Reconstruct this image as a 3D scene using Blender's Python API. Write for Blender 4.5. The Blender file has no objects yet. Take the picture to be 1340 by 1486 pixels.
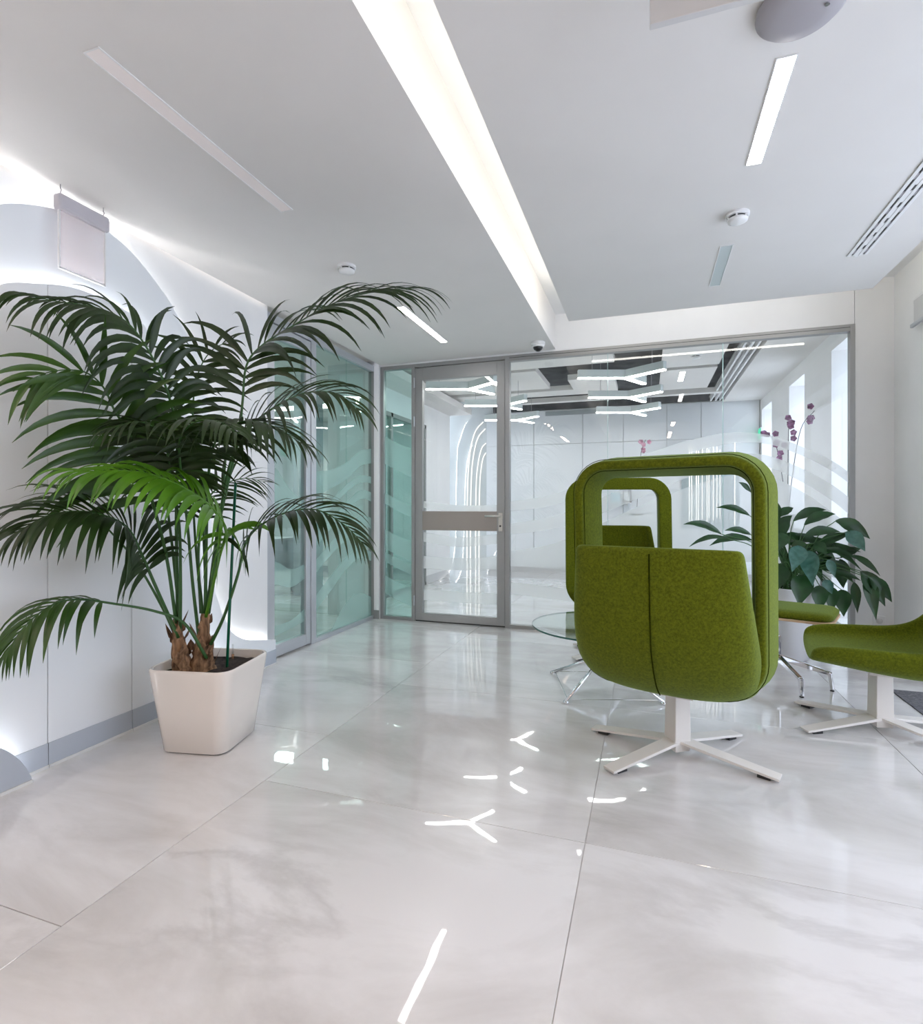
import bpy, bmesh, math, random
from mathutils import Vector, Matrix
random.seed(7)
PI = math.pi
scene = bpy.context.scene
COL = scene.collection

# ------------------------------------------------------------------ camera
CAM_H, FPX, CX, HOR, YAW = 1.15, 791.0, 670.0, 735.0, math.radians(18.8)
cam_data = bpy.data.cameras.new('camera')
cam = bpy.data.objects.new('camera', cam_data); COL.objects.link(cam)
cam.location = (0, 0, CAM_H)
cam.rotation_euler = (PI/2, 0, YAW)
cam_data.sensor_fit = 'HORIZONTAL'; cam_data.sensor_width = 36
cam_data.lens = FPX/1340*36
cam_data.shift_y = -(743-HOR)/1340
cam_data.clip_start = 0.02
scene.camera = cam
scene.view_settings.view_transform = 'Standard'
scene.view_settings.look = 'None'
scene.view_settings.gamma = 1
scene.view_settings.use_curve_mapping = False
scene.view_settings.exposure = 1.06
scene.cycles.use_denoising = True
scene.cycles.transparent_max_bounces = 16
scene.cycles.max_bounces = 9
scene.cycles.diffuse_bounces = 4
scene.cycles.glossy_bounces = 4
scene.cycles.sample_clamp_indirect = 6
scene.cycles.use_adaptive_sampling = True
scene.cycles.adaptive_threshold = 0.05
# ------------------------------------------------------------------ world: an even overcast sky seen through the windows
world = bpy.data.worlds.new('world'); scene.world = world
world.use_nodes = True
bg = world.node_tree.nodes['Background']
bg.inputs[0].default_value = (0.80, 0.865, 1.0, 1)
bg.inputs[1].default_value = 2.1
E_LAMP, E_COVE, E_HALO, E_PEND, E_ROOM = 11.0, 7.0, 14.0, 13.0, 12.0

# ------------------------------------------------------------------ measuring helpers
SF, CF = math.sin(YAW), math.cos(YAW)
def ray(px, py):
    u, v = (px-CX)/FPX, (HOR-py)/FPX
    return Vector((-SF+CF*u, CF+SF*u, v))
def on_y(px, py, Y):
    r = ray(px, py); k = Y/r.y
    return Vector((r.x*k, Y, CAM_H+r.z*k))
def on_x(px, py, X):
    r = ray(px, py); k = X/r.x
    return Vector((X, r.y*k, CAM_H+r.z*k))
def on_z(px, py, Z):
    r = ray(px, py); k = (Z-CAM_H)/r.z
    return Vector((r.x*k, r.y*k, Z))
def at_d(px, py, d):
    r = ray(px, py)
    return Vector((r.x*d, r.y*d, CAM_H+r.z*d))

# ------------------------------------------------------------------ materials
def mat(name, col, rough=0.5, metal=0.0, coat=0.0, spec=0.5, sheen=0.0):
    m = bpy.data.materials.new(name); m.use_nodes = True
    b = m.node_tree.nodes['Principled BSDF']
    b.inputs['Base Color'].default_value = (*col, 1)
    b.inputs['Roughness'].default_value = rough
    b.inputs['Metallic'].default_value = metal
    b.inputs['Coat Weight'].default_value = coat
    b.inputs['Coat Roughness'].default_value = 0.03
    b.inputs['Specular IOR Level'].default_value = spec
    b.inputs['Sheen Weight'].default_value = sheen
    return m
def nd(m, t, **kw):
    n = m.node_tree.nodes.new(t)
    for k, v in kw.items(): setattr(n, k, v)
    return n
def lk(m, a, b): m.node_tree.links.new(a, b)
def emit(name, col, s):
    m = bpy.data.materials.new(name); m.use_nodes = True
    nt = m.node_tree; nt.nodes.clear()
    e = nt.nodes.new('ShaderNodeEmission'); o = nt.nodes.new('ShaderNodeOutputMaterial')
    e.inputs[0].default_value = (*col, 1); e.inputs[1].default_value = s
    nt.links.new(e.outputs[0], o.inputs[0])
    return m
def noisy(m, c1, c2, scale, detail=4, lo=0.35, hi=0.65, bump=0.0, coord='Object', stretch=(1, 1, 1)):
    b = m.node_tree.nodes['Principled BSDF']
    tc = nd(m, 'ShaderNodeTexCoord'); mp = nd(m, 'ShaderNodeMapping')
    mp.inputs['Scale'].default_value = stretch
    n = nd(m, 'ShaderNodeTexNoise'); n.inputs['Scale'].default_value = scale; n.inputs['Detail'].default_value = detail
    r = nd(m, 'ShaderNodeValToRGB')
    r.color_ramp.elements[0].position = lo; r.color_ramp.elements[0].color = (*c1, 1)
    r.color_ramp.elements[1].position = hi; r.color_ramp.elements[1].color = (*c2, 1)
    lk(m, tc.outputs[coord], mp.inputs[0]); lk(m, mp.outputs[0], n.inputs[0]); lk(m, n.outputs[0], r.inputs[0])
    lk(m, r.outputs[0], b.inputs['Base Color'])
    if bump:
        bp = nd(m, 'ShaderNodeBump'); bp.inputs['Strength'].default_value = bump; bp.inputs['Distance'].default_value = 0.002
        lk(m, n.outputs[0], bp.inputs['Height']); lk(m, bp.outputs[0], b.inputs['Normal'])
    return m
def glass(name, tint, ior=1.5, extra=0.0):
    m = bpy.data.materials.new(name); m.use_nodes = True
    nt = m.node_tree; nt.nodes.clear()
    t = nt.nodes.new('ShaderNodeBsdfTransparent'); t.inputs[0].default_value = (*tint, 1)
    g = nt.nodes.new('ShaderNodeBsdfGlossy'); g.inputs[0].default_value = (1, 1, 1, 1); g.inputs['Roughness'].default_value = 0.0
    f = nt.nodes.new('ShaderNodeFresnel')
    geo = nt.nodes.new('ShaderNodeNewGeometry')
    io = nt.nodes.new('ShaderNodeMath'); io.operation = 'MULTIPLY_ADD'; io.inputs[1].default_value = 1/ior-ior; io.inputs[2].default_value = ior
    nt.links.new(geo.outputs['Backfacing'], io.inputs[0]); nt.links.new(io.outputs[0], f.inputs[0])
    mx = nt.nodes.new('ShaderNodeMixShader'); o = nt.nodes.new('ShaderNodeOutputMaterial')
    a = nt.nodes.new('ShaderNodeMath'); a.operation = 'ADD'; a.use_clamp = True; a.inputs[1].default_value = extra
    fm = nt.nodes.new('ShaderNodeMath'); fm.operation = 'MULTIPLY'; fm.inputs[1].default_value = 1.6
    fb_ = nt.nodes.new('ShaderNodeMath'); fb_.operation = 'SUBTRACT'; fb_.inputs[0].default_value = 1.0
    fo = nt.nodes.new('ShaderNodeMath'); fo.operation = 'MULTIPLY'
    nt.links.new(f.outputs[0], fm.inputs[0]); nt.links.new(fm.outputs[0], a.inputs[0])
    nt.links.new(geo.outputs['Backfacing'], fb_.inputs[1]); nt.links.new(a.outputs[0], fo.inputs[0]); nt.links.new(fb_.outputs[0], fo.inputs[1])
    nt.links.new(fo.outputs[0], mx.inputs[0])
    nt.links.new(t.outputs[0], mx.inputs[1]); nt.links.new(g.outputs[0], mx.inputs[2])
    nt.links.new(mx.outputs[0], o.inputs[0])
    return m
def frosted(name, col, fac):
    m = bpy.data.materials.new(name); m.use_nodes = True
    nt = m.node_tree; nt.nodes.clear()
    t = nt.nodes.new('ShaderNodeBsdfTransparent')
    d = nt.nodes.new('ShaderNodeBsdfDiffuse'); d.inputs[0].default_value = (*col, 1)
    l = nt.nodes.new('ShaderNodeBsdfTranslucent'); l.inputs[0].default_value = (*col, 1)
    m1 = nt.nodes.new('ShaderNodeMixShader'); m1.inputs[0].default_value = 0.55
    mx = nt.nodes.new('ShaderNodeMixShader'); mx.inputs[0].default_value = fac
    o = nt.nodes.new('ShaderNodeOutputMaterial')
    nt.links.new(d.outputs[0], m1.inputs[1]); nt.links.new(l.outputs[0], m1.inputs[2])
    nt.links.new(t.outputs[0], mx.inputs[1]); nt.links.new(m1.outputs[0], mx.inputs[2]); nt.links.new(mx.outputs[0], o.inputs[0])
    return m

M = {}
M['wall'] = noisy(mat('painted_wall', (.8,.8,.8), .55), (.80,.80,.80), (.83,.83,.83), 3.0)
M['panel'] = mat('satin_panel', (.82,.85,.88), .35)
M['ceil'] = noisy(mat('ceiling_paint', (.76,.76,.76), .75), (.715,.695,.675), (.74,.72,.70), 2.0)
M['base'] = mat('baseboard_grey', (.46,.50,.56), .35)
M['basetrim'] = mat('baseboard_bead', (.72,.72,.70), .3)
M['alu'] = mat('painted_aluminium', (.33,.33,.325), .42, .55)
M['alu_warm'] = mat('warm_aluminium', (.31,.275,.25), .45, .45)
M['alu_lt'] = mat('pale_aluminium', (.52,.54,.57), .38, .55)
M['gasket'] = mat('rubber_gasket', (.03,.03,.03), .6)
M['steel'] = mat('brushed_steel', (.62,.60,.56), .28, 1.0)
M['chrome'] = mat('chrome', (.78,.78,.8), .08, 1.0)
M['white_metal'] = mat('cream_powder_coat', (.72,.68,.64), .42)
M['white_plastic'] = mat('white_plastic', (.8,.8,.8), .4)
M['grey_plastic'] = mat('grey_plastic', (.36,.34,.36), .6)
M['lilac_plastic'] = mat('lilac_plastic', (.55,.52,.56), .5)
M['dark'] = mat('dark_plastic', (.02,.02,.022), .3)
M['glide'] = mat('black_glide', (.015,.015,.015), .5)
M['pot'] = mat('gloss_pot', (.80,.74,.68), .16, coat=.6)
M['pot2'] = mat('white_planter', (.76,.76,.78), .3)
M['soil'] = noisy(mat('soil', (.02,.015,.012), .95), (.008,.006,.006), (.05,.035,.03), 60, bump=.8)
M['stake'] = mat('green_stake', (.0,.10,.045), .35)
M['clear'] = glass('clear_tube', (.9,.9,.9))
M['trunk'] = noisy(mat('fibrous_trunk', (.2,.1,.05), .9), (.07,.035,.018), (.42,.24,.13), 22, 6, .3, .7, bump=.7, stretch=(3,3,.5))
M['wood'] = noisy(mat('plywood_edge', (.5,.33,.2), .5), (.42,.27,.16), (.62,.44,.28), 18, stretch=(1,1,8))
M['carpet'] = noisy(mat('charcoal_mat', (.08,.08,.09), .95), (.07,.07,.08), (.15,.145,.15), 90, bump=.5)
M['plenum'] = noisy(mat('dark_plenum', (.05,.055,.06), .9), (.03,.035,.038), (.09,.095,.10), 4)
M['grey_wall'] = noisy(mat('grey_wall', (.6,.62,.62), .7), (.58,.62,.62), (.66,.69,.69), 2)
M['soft_grey'] = mat('soft_grey_board', (.60,.60,.60), .6)
M['office_grey'] = mat('office_grey', (.36,.40,.41), .6)
M['desk'] = mat('desk_grey', (.42,.45,.46), .4)
M['orchid'] = noisy(mat('orchid_petal', (.25,.05,.17), .6), (.13,.02,.09), (.42,.16,.36), 30)
M['orchid_p'] = noisy(mat('pale_orchid_petal', (.6,.3,.4), .6), (.5,.18,.3), (.75,.5,.6), 30)
M['stem'] = mat('plant_stem', (.03,.10,.02), .5)
M['dkstem'] = mat('dark_stem', (.05,.035,.05), .6)
M['lamp'] = emit('lamp_diffuser', (1,.97,.96), E_LAMP)
M['warm_fill'] = emit('warm_fill_emitter', (1,.77,.62), 30.0)
M['pend'] = emit('pendant_diffuser', (1,.99,.98), E_PEND)
M['cove'] = emit('cove_led', (1,.965,.90), E_COVE)
M['halo'] = emit('halo_led', (1,.985,.98), E_HALO)
M['slot'] = emit('slot_led', (1,.95,.92), 1.1)
M['room_fill'] = emit('office_fill_emitter', (1,1,1), E_ROOM)
M['arcled'] = emit('arc_led', (1,.98,.96), .7)
M['rodlight'] = emit('rod_light', (1,.97,.92), 1.1)
M['rod_panel'] = mat('blue_grey_panel', (.36,.44,.47), .5)
M['exit_green'] = emit('exit_green', (.1,.8,.5), .5)
M['off_lamp'] = mat('unlit_diffuser_warm', (.93,.86,.84), .5)
M['off_grille'] = mat('unlit_grille', (.52,.58,.58), .5)
M['glass'] = glass('clear_glass', (.978,.993,.988))
M['teal'] = glass('teal_glass', (.80,.935,.91), 1.5, .01)
M['table_glass'] = glass('green_table_glass', (.88,.95,.93), 1.5, .02)
M['glass_edge'] = mat('glass_edge', (.55,.75,.72), .2)
M['table_edge'] = mat('table_glass_edge', (.02,.10,.08), .15)
M['film'] = frosted('frosted_film', (.93,.96,.96), .55)
M['film_teal'] = frosted('frosted_film_teal', (.55,.74,.71), .42)
M['acrylic'] = frosted('pale_acrylic', (.95,.84,.84), .30)
M['window_glass'] = glass('window_glass', (.97,.985,1.0))

def felt():
    m = mat('green_felt', (.17,.25,.03), .95, spec=.1, sheen=.28)
    b = m.node_tree.nodes['Principled BSDF']
    tc = nd(m, 'ShaderNodeTexCoord')
    n1 = nd(m, 'ShaderNodeTexNoise'); n1.inputs['Scale'].default_value = 420; n1.inputs['Detail'].default_value = 2
    n2 = nd(m, 'ShaderNodeTexNoise'); n2.inputs['Scale'].default_value = 110; n2.inputs['Detail'].default_value = 3
    mx = nd(m, 'ShaderNodeMath', operation='MULTIPLY_ADD'); mx.inputs[1].default_value = .5
    hf = nd(m, 'ShaderNodeMath', operation='MULTIPLY'); hf.inputs[1].default_value = .5
    r = nd(m, 'ShaderNodeValToRGB')
    r.color_ramp.elements[0].position = .33; r.color_ramp.elements[0].color = (.045,.053,.0010,1)
    r.color_ramp.elements[1].position = .68; r.color_ramp.elements[1].color = (.138,.162,.008,1)
    lk(m, tc.outputs['Object'], n1.inputs[0]); lk(m, tc.outputs['Object'], n2.inputs[0])
    lk(m, n2.outputs[0], hf.inputs[0]); lk(m, n1.outputs[0], mx.inputs[0]); lk(m, hf.outputs[0], mx.inputs[2])
    lk(m, mx.outputs[0], r.inputs[0]); lk(m, r.outputs[0], b.inputs['Base Color'])
    b.inputs['Sheen Tint'].default_value = (.55,.8,.35,1)
    bp = nd(m, 'ShaderNodeBump'); bp.inputs['Strength'].default_value = .35; bp.inputs['Distance'].default_value = .001
    lk(m, mx.outputs[0], bp.inputs['Height']); lk(m, bp.outputs[0], b.inputs['Normal'])
    return m
M['felt'] = felt()
M['seam'] = mat('felt_seam', (.022,.028,.002), 1.0, spec=0)

def leafmat(name, c1, c2, rough=.35, scale=6):
    m = mat(name, c1, rough)
    noisy(m, c1, c2, scale, 3, .3, .7)
    b = m.node_tree.nodes['Principled BSDF']
    nt = m.node_tree
    out = nt.nodes['Material Output']
    tr = nt.nodes.new('ShaderNodeBsdfTranslucent')
    tr.inputs[0].default_value = (c2[0]*1.6, c2[1]*1.6, c2[2]*.9, 1)
    mx = nt.nodes.new('ShaderNodeMixShader'); mx.inputs[0].default_value = .16
    nt.links.new(b.outputs[0], mx.inputs[1]); nt.links.new(tr.outputs[0], mx.inputs[2]); nt.links.new(mx.outputs[0], out.inputs[0])
    return m
M['leaf_dark'] = leafmat('palm_leaf_dark', (.007,.020,.004), (.022,.048,.010), .40)
M['leaf_mid'] = leafmat('palm_leaf_mid', (.014,.045,.005), (.036,.092,.010), .38)
M['leaf_bright'] = leafmat('palm_leaf_bright', (.045,.15,.004), (.10,.26,.012), .4)
M['lily'] = leafmat('lily_leaf', (.006,.030,.008), (.018,.070,.020), .34, 14)
M['lily_sheen'] = leafmat('lily_leaf_painted_sheen', (.02,.085,.065), (.07,.18,.155), .28, 30)  # paler copy of the lily leaf, bluish sheen put into its colour

def marble():
    m = mat('polished_marble', (.8,.8,.8), .22, coat=1.0)
    b = m.node_tree.nodes['Principled BSDF']
    b.inputs['Coat Roughness'].default_value = .018
    b.inputs['Coat IOR'].default_value = 1.5
    g = nd(m, 'ShaderNodeNewGeometry'); oi = nd(m, 'ShaderNodeObjectInfo')
    sc = nd(m, 'ShaderNodeVectorMath', operation='SCALE'); sc.inputs[3].default_value = 37.0
    cm = nd(m, 'ShaderNodeCombineXYZ')
    ad = nd(m, 'ShaderNodeVectorMath', operation='ADD')
    for i in range(3): lk(m, oi.outputs['Random'], cm.inputs[i])
    lk(m, cm.outputs[0], sc.inputs[0]); lk(m, g.outputs['Position'], ad.inputs[0]); lk(m, sc.outputs[0], ad.inputs[1])
    mp = nd(m, 'ShaderNodeMapping'); mp.inputs['Rotation'].default_value = (0,0,.7); mp.inputs['Scale'].default_value = (.8,1.7,1)
    lk(m, ad.outputs[0], mp.inputs[0])
    # clouds
    n1 = nd(m, 'ShaderNodeTexNoise'); n1.inputs['Scale'].default_value = 1.3; n1.inputs['Detail'].default_value = 8; n1.inputs['Roughness'].default_value = .62; n1.inputs['Distortion'].default_value = .6
    lk(m, mp.outputs[0], n1.inputs[0])
    r1 = nd(m, 'ShaderNodeValToRGB')
    r1.color_ramp.elements[0].position = .30; r1.color_ramp.elements[0].color = (.57,.545,.53,1)
    r1.color_ramp.elements[1].position = .60; r1.color_ramp.elements[1].color = (.77,.755,.755,1)
    lk(m, n1.outputs[0], r1.inputs[0])
    # veins
    n2 = nd(m, 'ShaderNodeTexNoise'); n2.inputs['Scale'].default_value = 1.6; n2.inputs['Detail'].default_value = 9; n2.inputs['Roughness'].default_value = .6; n2.inputs['Distortion'].default_value = .35
    lk(m, mp.outputs[0], n2.inputs[0])
    s = nd(m, 'ShaderNodeMath', operation='SUBTRACT'); s.inputs[1].default_value = .5
    a = nd(m, 'ShaderNodeMath', operation='ABSOLUTE')
    lk(m, n2.outputs[0], s.inputs[0]); lk(m, s.outputs[0], a.inputs[0])
    r2 = nd(m, 'ShaderNodeValToRGB')
    r2.color_ramp.elements[0].position = .0; r2.color_ramp.elements[0].color = (1,1,1,1)
    r2.color_ramp.elements[1].position = .06; r2.color_ramp.elements[1].color = (0,0,0,1)
    lk(m, a.outputs[0], r2.inputs[0])
    n3 = nd(m, 'ShaderNodeTexNoise'); n3.inputs['Scale'].default_value = 1.1; n3.inputs['Detail'].default_value = 2
    lk(m, ad.outputs[0], n3.inputs[0])
    r3 = nd(m, 'ShaderNodeValToRGB')
    r3.color_ramp.elements[0].position = .48; r3.color_ramp.elements[1].position = .66
    lk(m, n3.outputs[0], r3.inputs[0])
    mu = nd(m, 'ShaderNodeMath', operation='MULTIPLY'); lk(m, r2.outputs[0], mu.inputs[0]); lk(m, r3.outputs[0], mu.inputs[1])
    mu2 = nd(m, 'ShaderNodeMath', operation='MULTIPLY'); mu2.inputs[1].default_value = .30; lk(m, mu.outputs[0], mu2.inputs[0])
    mx = nd(m, 'ShaderNodeMix', data_type='RGBA')
    lk(m, mu2.outputs[0], mx.inputs['Factor']); lk(m, r1.outputs[0], mx.inputs[6]); mx.inputs[7].default_value = (.36,.335,.33,1)
    lk(m, mx.outputs[2], b.inputs['Base Color'])
    # the polish is slightly wavy
    n4 = nd(m, 'ShaderNodeTexNoise'); n4.inputs['Scale'].default_value = 7; n4.inputs['Detail'].default_value = 1
    lk(m, g.outputs['Position'], n4.inputs[0])
    bp = nd(m, 'ShaderNodeBump'); bp.inputs['Strength'].default_value = .03; bp.inputs['Distance'].default_value = .01
    lk(m, n4.outputs[0], bp.inputs['Height']); lk(m, bp.outputs[0], b.inputs['Coat Normal'])
    return m
M['marble'] = marble()
M['grout'] = mat('grout', (.60,.58,.57), .8)

# ------------------------------------------------------------------ building helpers
class MB:
    def __init__(s): s.v = []; s.f = []
    def add(s, vs, fs):
        o = len(s.v); s.v += [Vector(p) for p in vs]; s.f += [tuple(i+o for i in f) for f in fs]; return s
    def box(s, x0, x1, y0, y1, z0, z1):
        vs = [(x,y,z) for z in (z0,z1) for y in (y0,y1) for x in (x0,x1)]
        return s.add(vs, [(0,2,3,1),(4,5,7,6),(0,1,5,4),(2,6,7,3),(0,4,6,2),(1,3,7,5)])
    def bar(s, a, b, w, h, up=(0,0,1), w2=None, h2=None):
        a, b = Vector(a), Vector(b); t = (b-a).normalized(); up = Vector(up)
        if abs(t.dot(up)) > .98: up = Vector((0,1,0))
        r = t.cross(up).normalized(); n = r.cross(t).normalized()
        vs = []
        for p, ww, hh in ((a,w,h),(b,w2 or w,h2 or h)):
            for i, j in ((-1,-1),(1,-1),(1,1),(-1,1)): vs.append(p+r*ww/2*i+n*hh/2*j)
        return s.add(vs, [(0,3,2,1),(4,5,6,7),(0,1,5,4),(1,2,6,5),(2,3,7,6),(3,0,4,7)])
    def tube(s, pts, rad, seg=8, cap=True):
        pts = [Vector(p) for p in pts]; n = len(pts)
        if not isinstance(rad, (list, tuple)): rad = [rad]*n
        vs = []; prev = None
        for i, p in enumerate(pts):
            t = (pts[min(i+1,n-1)]-pts[max(i-1,0)]).normalized()
            if prev is None:
                q = Vector((0,0,1)) if abs(t.z) < .9 else Vector((1,0,0))
                prev = t.cross(q).normalized()
            r = (prev-t*prev.dot(t)).normalized(); prev = r; b = t.cross(r)
            for k in range(seg):
                a = 2*PI*k/seg; vs.append(p+(r*math.cos(a)+b*math.sin(a))*rad[i])
        fs = [(i*seg+k, i*seg+(k+1)%seg, (i+1)*seg+(k+1)%seg, (i+1)*seg+k) for i in range(n-1) for k in range(seg)]
        if cap: fs += [tuple(range(seg-1,-1,-1)), tuple((n-1)*seg+k for k in range(seg))]
        return s.add(vs, fs)
    def lathe(s, prof, c=(0,0,0), seg=32, caps=True):
        vs = [(c[0]+r*math.cos(2*PI*k/seg), c[1]+r*math.sin(2*PI*k/seg), c[2]+z) for r, z in prof for k in range(seg)]
        n = len(prof)
        fs = [(i*seg+k, i*seg+(k+1)%seg, (i+1)*seg+(k+1)%seg, (i+1)*seg+k) for i in range(n-1) for k in range(seg)]
        if caps and prof[0][0] > 1e-6: fs.append(tuple(range(seg-1,-1,-1)))
        if caps and prof[-1][0] > 1e-6: fs.append(tuple((n-1)*seg+k for k in range(seg)))
        return s.add(vs, fs)
    def prism(s, poly, vec):
        poly = [Vector(p) for p in poly]; vec = Vector(vec); n = len(poly)
        fs = [tuple(range(n)), tuple(range(2*n-1, n-1, -1))]
        fs += [(i, i+n, (i+1)%n+n, (i+1)%n) for i in range(n)]
        return s.add(poly+[p+vec for p in poly], fs)
    def loft(s, rings, closed=True, caps=True):
        n = len(rings[0]); vs = [p for r in rings for p in r]; m = n if closed else n-1
        fs = [(i*n+k, i*n+(k+1)%n, (i+1)*n+(k+1)%n, (i+1)*n+k) for i in range(len(rings)-1) for k in range(m)]
        if caps and closed: fs += [tuple(range(n-1,-1,-1)), tuple((len(rings)-1)*n+k for k in range(n))]
        return s.add(vs, fs)
    def build(s, name, m, parent=None, smooth=False, bevel=0, seg=2, sub=0, world=False, autos=None):
        vs = s.v
        if world and parent is not None:
            r = parent
            while r.parent: r = r.parent
            inv = (Matrix.Translation(r.location) @ r.rotation_euler.to_matrix().to_4x4()).inverted()
            vs = [inv @ p for p in vs]
        me = bpy.data.meshes.new(name); me.from_pydata([tuple(p) for p in vs], [], s.f)
        bm = bmesh.new(); bm.from_mesh(me); bmesh.ops.recalc_face_normals(bm, faces=bm.faces); bm.to_mesh(me); bm.free()
        if smooth: me.polygons.foreach_set('use_smooth', [True]*len(me.polygons))
        me.materials.append(M[m] if isinstance(m, str) else m)
        o = bpy.data.objects.new(name, me); COL.objects.link(o)
        if parent is not None: o.parent = parent
        if bevel:
            b = o.modifiers.new('bevel', 'BEVEL'); b.width = bevel; b.segments = seg; b.limit_method = 'ANGLE'
        if sub:
            b = o.modifiers.new('subdivision', 'SUBSURF'); b.levels = sub; b.render_levels = sub
        return o
def tag(o, label=None, cat=None, group=None, kind=None):
    if label: o['label'] = label
    if cat: o['category'] = cat
    if group: o['group'] = group
    if kind: o['kind'] = kind
    return o
def empty(name, loc=(0,0,0), rz=0):
    o = bpy.data.objects.new(name, None); COL.objects.link(o)
    o.location = loc; o.rotation_euler = (0,0,rz); o.empty_display_size = .1
    return o
def thing(name, label, cat, loc=(0,0,0), rz=0, group=None):
    return tag(empty(name, loc, rz), label, cat, group)
def struct(name, label=None):
    return tag(empty(name), label, None, None, 'structure')
def box(name, m, parent, x0, x1, y0, y1, z0, z1, **k):
    return MB().box(x0,x1,y0,y1,z0,z1).build(name, m, parent, **k)
def lerp(a, b, t): return a+(b-a)*t
def interp(tab, x):
    for (x0,y0),(x1,y1) in zip(tab, tab[1:]):
        if x <= x1: return y0+(y1-y0)*max(0,(x-x0))/(x1-x0)
    return tab[-1][1]
def smooth_path(pts, n):
    # Catmull-Rom through pts
    P = [Vector(p) for p in pts]; P = [P[0]*2-P[1]]+P+[P[-1]*2-P[-2]]
    out = []; m = len(P)-3
    for i in range(n+1):
        t = i/n*m; k = min(int(t), m-1); t -= k
        a, b, c, d = P[k:k+4]
        out.append(.5*((2*b)+(c-a)*t+(2*a-5*b+4*c-d)*t*t+(3*b-a-3*c+d)*t**3))
    return out

# ------------------------------------------------------------------ room dimensions
ZC = 2.60            # ceiling
ZT = 2.92            # top of the light cove
YB = 5.04            # glazed wall
XW = -2.64           # left wall
XG = -2.66           # left glazing
XR = 1.80            # right wall
ZF = 2.58            # top of glazing frames
YFAR = 9.40
XR2 = 1.65
YREAR = -3.4

# ------------------------------------------------------------------ floor of marble slabs
floor = MB().box(-6.6, 2.6, YREAR-.2, 9.6, -.12, -.0045).build('floor', 'grout'); tag(floor, kind='structure')
TS = 1.32
tile_me = None
tb = MB().box(0, TS-.0024, 0, TS-.0024, -.0045, 0)
first = tb.build('tile', 'marble', floor)
bm = bmesh.new(); bm.from_mesh(first.data)
bmesh.ops.bevel(bm, geom=[e for e in bm.edges if all(abs(v.co.z) < 1e-6 for v in e.verts)], offset=.0008, segments=1, affect='EDGES')
bm.to_mesh(first.data); bm.free()
used = False
for i in range(-4, 3):
    x = -.2+i*TS-TS*0
    off = -.84+TS if i < -1 else 0
    for j in range(-4, 7):
        y = 1.90+j*TS+off-TS
        if x > 2.4 or y > 9.5 or y+TS < YREAR or x < -6.5: continue
        if not used: o = first; used = True
        else:
            o = first.copy(); COL.objects.link(o); o.parent = floor
        o.location = (x+.0012, y+.0012, 0)

# ------------------------------------------------------------------ ceiling: soffit, floating panel, cove
ceil = struct('ceiling')
box('soffit', 'ceil', ceil, XW+.045, -.80, YREAR, YB, ZC, ZC+.33)
box('soffit', 'ceil', ceil, -6.6, XW-.02, YREAR, YB+.1, ZC+.05, ZC+.33)
box('cove_top', 'wall', ceil, -.80, 2.4, YREAR, YB, ZT, ZT+.06)
box('ceiling_panel', 'ceil', ceil, -.58, 1.42, YREAR+.3, 4.31, ZC, ZC+.05)
for nm, (x0,x1,y0,y1) in {'a':(-.55,-.535,YREAR+.4,4.27),'b':(-.55,1.39,4.255,4.27),'c':(1.375,1.39,YREAR+.4,4.27)}.items():
    box('led_strip', 'cove', ceil, x0, x1, y0, y1, ZC+.055, ZC+.08)
box('slot_back', 'wall', ceil, XW-.02, XW+.045, YREAR, 3.33, ZC+.06, ZC+.1)
box('led_strip', 'slot', ceil, XW+.005, XW+.018, YREAR, 3.31, ZC+.03, ZC+.045)

# ------------------------------------------------------------------ walls
wl = struct('wall_left')
box('plaster', 'wall', wl, XW-.14, XW, YREAR, 3.33, 0, ZC+.33)
# backlit arch panels, each given as the height of its outline along the wall
def outline(px, X, peak):
    pts = sorted((p.y, p.z) for p in [on_x(a, b, X) for a, b in px])
    y0 = pts[0][0]
    left = [(2*peak-y, z) for y, z in pts if 2*peak-y < y0-.02 and z > .5]
    return sorted(left)+pts
def fine(tab, n=5):
    P = smooth_path([(y, z, 0) for y, z in tab], (len(tab)-1)*n)
    out = []
    for p in P:
        if not out or p.x > out[-1][0]+.0005: out.append((p.x, max(0.0, p.y)))
    return out
L2 = fine(outline([(0,296),(60,299),(120,315),(165,342),(204,380),(246,437),(268,478),(291,520),(299,560),(304,620),(306,700),(308,790),(312,850),(320,882),(330,905),(340,920),(358,928.5),(378,929),(398,929)], -2.57, 1.93))
L1 = fine(outline([(0,413.5),(62,412),(106,417),(148,433),(180,449),(215,478),(250,535),(272,600),(284,690),(290,780),(295,860),(300,905),(306,928),(316,950),(332,962),(350,966)], -2.50, 1.90))
def clip(tab, y0, y1):
    r = [(y0, interp(tab, y0))]+[p for p in tab if y0 < p[0] < y1]+[(y1, interp(tab, y1))]
    return r
def panel(tab, xf, th, y0, y1, parent, zb=.0):
    t = clip(tab, y0, y1)
    poly = [(xf, t[0][0], zb)]+[(xf, y, max(z, zb+.004)) for y, z in t]+[(xf, t[-1][0], zb)]
    MB().prism(poly, (-th,0,0)).build('panel', 'panel', parent, bevel=.0015, seg=1)
panel(L2, -2.57, .022, L2[0][0]+.001, 3.335, wl, .012)
for a, b in ((L1[0][0]+.001, 1.6845), (1.6875, 2.0985), (2.1015, L1[-1][0]-.001)): panel(L1, -2.50, .022, a, b, wl, .012)
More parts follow.
